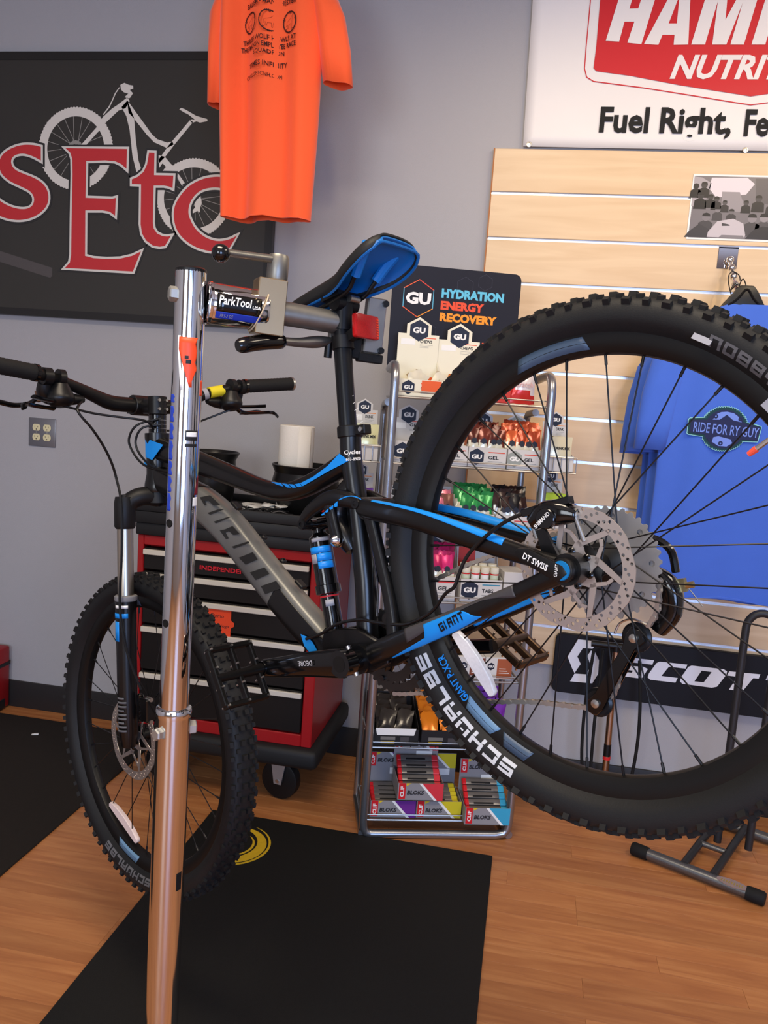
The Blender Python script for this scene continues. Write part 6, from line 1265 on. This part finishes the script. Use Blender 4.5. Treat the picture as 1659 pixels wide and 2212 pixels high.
# shelf of pink, green and black gels
z = SZ[4]+.004
b1_ = carton('gel_carton', 'gel carton of pink sachets beside the green ones', -.075, .02, z, .116, .11, .066, .135, 'GEL', (200, 60, 70), crown=False)
b2_ = carton('gel_carton', 'gel carton of bright green sachets', .045, .02, z, .118, .11, .066, .13, 'GEL', (200, 60, 60), crown=False)
b3_ = carton('gel_carton', 'gel carton of black sachets at the right of the green ones', .166, .02, z, .118, .11, .066, .13, 'GEL', (200, 60, 60), crown=False)
b0_ = carton('gel_carton', 'plain gel carton hidden behind the rear tyre left of the pink ones', -.180, .02, z, .088, .11, .066, .13, 'GEL', crown=False)
packets(b1_, 'pink gel sachet in the carton beside the green ones', 'pink gel sachets', xs, .022, .03, 2, .03, .040, .075, (206, 110, 128), alt=(120, 74, 62))
packets(b2_, 'bright green foil gel sachet', 'green gel sachets', xs, .018, .022, 4, .03, .042, .078, (30, 132, 66), alt=(44, 150, 74))
packets(b3_, 'black gel sachet in the carton right of the green ones', 'black gel sachets', xs, .018, .022, 4, .03, .042, .078, (30, 28, 30), alt=(52, 30, 26))
# shelf of magenta gels and tablet tubes
z = SZ[3]+.004
m1 = carton('gel_carton', 'gel carton of magenta sachets with tall hexagon card', -.060, .02, z, .118, .11, .078, .145, 'GEL', (214, 60, 60))
packets(m1, 'magenta foil gel sachet', 'magenta gel sachets', xs, .018, .022, 4, .045, .042, .080, (190, 30, 96), alt=(214, 40, 116))
m0 = carton('gel_carton', 'plain gel carton behind the tyre left of the magenta sachets', -.172, .02, z, .100, .11, .07, .13, 'GEL', crown=False)
m2 = carton('tablet_carton', 'carton of white tablet tubes with red patch on its back card', .082, .02, z, .135, .11, .074, .19, 'TABS', (60, 140, 170), crown=False, patch=(-.42, .0, .45, .95, (216, 60, 48)))
for i in range(4):
    for j in range(2):
        tb_ = thing('tablet_tube', 'white capped tablet tube in the carton with red patch', 'tube', m2.matrix_world @ Tr(-.048+.031*i, .026+.034*j, .03+.004*j), 'white tablet tubes')
        MB().tube([(0, 0, 0), (0, 0, .062)], .0132, 18).build('tube_body', white if (i+j) % 3 else mat('tube_pale_green', (206, 216, 190), .4), tb_); MB().tube([(0, 0, .062), (0, 0, .064), (0, 0, .080)], [.0136, .0142, .0138], 18).build('cap', cream, tb_); MB().tube([(0, 0, .056), (0, 0, .060)], .0136, 18).build('red_band', redm, tb_)
m3 = MB().box(-.034, .034, 0, .10, 0, .10).build('drink_tablet_box', cart, T=RT @ Tr(.190, .03, z), bev=(.001, 1)); tag(m3, 'closed pale drink tablet box at the right end of the tube shelf', 'box')
# shelf of small closed boxes
z = SZ[2]+.004
for k, (x, lab, colr) in enumerate(((-.02, 'small white box with magenta panel on the half empty shelf', (176, 30, 84)), (.075, 'small white box with brown panel on the half empty shelf', (120, 62, 44)), (.165, 'small white box with orange brown panel at the end of the half empty shelf', (160, 84, 50)))):
    c = thing('nutrition_box', lab, 'box', RT @ Tr(x, .03, z)); MB().box(-.044, .044, 0, .10, 0, .072).build('box_body', cart, c, bev=(.0008, 1))
    MB().box(-.005, .0442, -.0004, 0, .004, .068).build('colour_panel', mat('panel_%d' % k, colr, .5), c); obj('hexagon', curve2d([HX(-.025, .042, .013)], .0004), hexd, c, FT); obj('lettering', text('GU', .016, .008, .05, 0, .0003), white, c, FT @ Tr(-.033, .038, .0005))
    for q in range(3): MB().box(.002, .036-.006*q, -.0008, -.0004, .020+.007*q, .022+.007*q).build('small_print', white, c)
# black and orange bar trays
z = SZ[1]+.004
bk_ = mat('black_carton', (26, 25, 25), .5)
def bar_tray(label, x, w, colr, flap, group, plabel):
    c = thing('bar_tray', label, 'box', RT @ Tr(x, .018, z)); hw = w/2; d = .20
    b = MB().box(-hw, hw, 0, d, 0, .0015).box(-hw, hw, 0, .0015, 0, .055).box(-hw, hw, d-.0015, d, 0, .11)
    for s in (-1, 1): b.prism([(0, 0), (d, 0), (d, .11), (d*.5, .085), (0, .055)], s*hw-(.0015 if s > 0 else 0), s*hw+(0 if s > 0 else .0015), T=frame((0, 0, 0), (0, 1, 0), (0, 0, 1)))
    b.build('tray', bk_, c)
    if flap: MB().prism([(-.058, 0), (.062, 0), (.068, .024), (-.064, .024)], -.0012, 0, T=frame((0, -.001, .036), (1, 0, 0), (0, -.1, 1))).build('white_flap', white, c)
    MB().box(-.045, .0, -.0006, 0, .008, .016).build('yellow_pill', mat('pill_yellow', (206, 176, 40), .5), c); MB().box(-.046, .002, -.0006, 0, .020, .031).build('grey_print', mat('grey_print', (110, 108, 104), .5), c); MB().box(.018, .046, -.0006, 0, .008, .030).build('panel_print', grey_decal, c)
    for r in range(5):
        for i in range(2):
            me = packet_mesh(.055, .085, ((30, 28, 30), colr) if colr[0] < 100 else (colr, colr), .007); o = obj('waffle_sachet', me, None, None, c.matrix_world @ Tr(-.03+.06*i+prnd.uniform(-.006, .006), .028+.032*r, .026+.006*r) @ Rx(-.75+prnd.uniform(-.1, .1)) @ Ry(prnd.uniform(-.2, .2))); tag(o, plabel, 'sachet', group)
bar_tray('black cardboard tray with white front flap', -.158, .155, (52, 48, 44), True, 'black wrapped waffles', 'black wrapped waffle in the tray with white front flap')
bar_tray('black cardboard tray full of orange packets', -.002, .14, (232, 132, 34), False, 'orange waffle packets', 'orange packet in the black cardboard tray')
c = carton('gel_carton', 'kraft tray of purple sachets at the right of the orange packets', .150, .02, z, .12, .18, .06, .10, 'MIX', crown=False, m=brown)
packets(c, 'purple foil sachet in the kraft tray', 'purple sachets', xs, .03, .03, 4, .03, .045, .085, (120, 44, 160))
# energy chew boxes on the bottom shelf
z = SZ[0]+.004
gcl = mat('silver_grey_box', (142, 140, 142), .45); clr = mat('red_logo', (206, 30, 38), .45)
def blok_box(label, x, y, zz, colr, rot, plabel, n=5, lift=0):
    c = thing('energy_chew_box', label, 'box', RT @ Tr(x, y, zz) @ Rz(rot)); w, d = .150, .135; hw = w/2; cm_ = mat('flash_%d_%d_%d' % colr, colr, .45)
    b = MB().box(-hw, hw, 0, d, 0, .0015).box(-hw, hw, 0, .0015, 0, .058).box(-hw, hw, d-.0015, d, 0, .165)
    for s in (-1, 1): b.prism([(0, 0), (d, 0), (d, .058), (0, .058)], s*hw-(.0015 if s > 0 else 0), s*hw+(0 if s > 0 else .0015), T=frame((0, 0, 0), (0, 1, 0), (0, 0, 1)))
    b.build('tray', gcl, c)
    def face(y_, z0, h):
        T = frame((0, y_, z0), (1, 0, 0), (0, 0, 1))
        obj('colour_flash', curve2d([[(.0, h), (hw, h), (hw, 0), (.052, 0)]], .0004), cm_, c, T); obj('white_flash', curve2d([[(-.006, h), (.004, h), (.056, 0), (.046, 0)]], .0004), white, c, T @ Tr(0, 0, .0003))
        obj('logo_block', curve2d([rrect(-hw+.004, -hw+.026, .004, h, .001)], .0004), clr, c, T); obj('lettering', text('CLIF', h*.62, .012, .03, 0, .0003), white, c, T @ Tr(-hw+.021, h*.2, .0005) @ Rz(PI/2))
        obj('lettering', text('BLOKS', .056, .014, .035, .15, .0003), mat('charcoal_print', (44, 42, 44), .5), c, T @ Tr(-hw+.031, h*.34, .0008)); obj('corner_flash', curve2d([[(-hw+.028, h), (-hw+.044, h), (-hw+.028, h-.010)]], .0004), mat('corner_yellow', (216, 186, 40), .5), c, T)
    face(0, 0, .058); face(d-.002, .112, .052)
    MB().box(.0, .055, d-.0024, d-.0019, .088, .110).build('price_label', white, c)
    for i in range(n):
        o = thing('chew_pack', ('frontmost', 'second from the front', 'middle', 'fourth from the front', 'rearmost')[i]+' '+plabel, 'chew pack', c.matrix_world @ Tr(0, .022+.022*i, (.042+.013*i) if 'red' in label or 'blue' in label else (.040+.004*i)) @ Rx(.55), 'packs in the %s box' % label.split()[0])
        MB().box(-.066, .066, -.011, .011, -.006, .006).build('wrapper', mat('wrapper_grey', (120, 116, 112), .3, .4, var=.2, vscale=50), o, bev=(.004, 2)); MB().box(-.070, -.054, -.0115, .0115, -.0063, .0063).build('red_end', clr, o, bev=(.003, 1)); MB().box(.046, .070, -.0115, .0115, -.0062, .0062).build('colour_end', cm_, o, bev=(.003, 1)); MB().box(-.040, .026, -.009, -.003, .0062, .0068).build('dark_lettering', dark, o)
blok_box('purple flashed energy chew box at the left of the bottom shelf', -.146, .02, z, (110, 44, 140), 0, 'energy chew pack in the purple flashed box')
blok_box('yellow flashed energy chew box in the middle of the bottom shelf', .006, .02, z, (206, 190, 40), 0, 'energy chew pack in the yellow flashed box')
blok_box('blue flashed energy chew box at the right of the bottom shelf', .160, -.020, z, (56, 160, 196), -.02, 'energy chew pack in the blue flashed box')
blok_box('red flashed energy chew box resting on the purple and yellow ones', -.062, .006, z+.068, (214, 56, 66), 0, 'energy chew pack in the red flashed box')
# side baskets outside the frame
def basket(T, w=.10, d=.10, hgt=.05):
    b = MB()
    for zz in (0, hgt): b.tube([(-w/2, 0, zz), (w/2, 0, zz), (w/2, d, zz), (-w/2, d, zz)], .002, 6, closed=True)
    for k in range(5): x = -w/2+w*k/4; b.tube([(x, 0, hgt), (x, 0, 0), (x, d, 0), (x, d, hgt)], .0015, 6)
    o = b.build('side_basket', wirem, rack, T=T)
for s, zz in ((-1, 1.212), (-1, 1.01), (1, 1.215), (1, 1.03)):
    basket(Tr(s*.315, .06, zz))
yl = (226, 222, 168)
def mix_box(label, x, y, zz, colr, plabel, group, n=4, w=.085, foot=None):
    c = carton('drink_mix_box', label, x, y, zz, w, .085, .05, .155, 'DRINK', (230, 140, 60), group=None, lean=.05, front=False)
    for i in range(n):
        me = packet_mesh(w*.92, .105, (foot or colr, colr), .006); o = obj('drink_mix_sachet', me, None, None, c.matrix_world @ Tr(prnd.uniform(-.004, .004), .012+.014*i, .004) @ Rx(-.08)); tag(o, plabel, 'sachet', group)
        if i == 0: obj('lettering', text('DRINK MIX', .05, .009, .03, 0, .0003), dark, o, frame((-.02, -.0066, .065), (1, 0, 0), (0, 0, 1)))
mix_box('drink mix box with pale yellow sachets in the left upper side basket', -.315, .066, 1.216, yl, 'pale yellow drink mix sachet in the left upper side basket', 'pale yellow drink mix sachets on the left')
mix_box('drink mix box with purple sachets in the left lower side basket', -.315, .066, 1.014, (96, 40, 120), 'purple drink mix sachet in the left lower side basket', 'purple drink mix sachets')
mix_box('drink mix box with cream sachets in the right upper side basket', .315, .066, 1.219, (224, 214, 180), 'cream drink mix sachet in the right upper side basket', 'cream drink mix sachets on the right')
mix_box('drink mix box with lime topped sachets in the right lower side basket', .315, .066, 1.034, (176, 204, 60), 'lime topped white sachet in the right lower side basket', 'lime topped sachets', foot=(230, 230, 226))
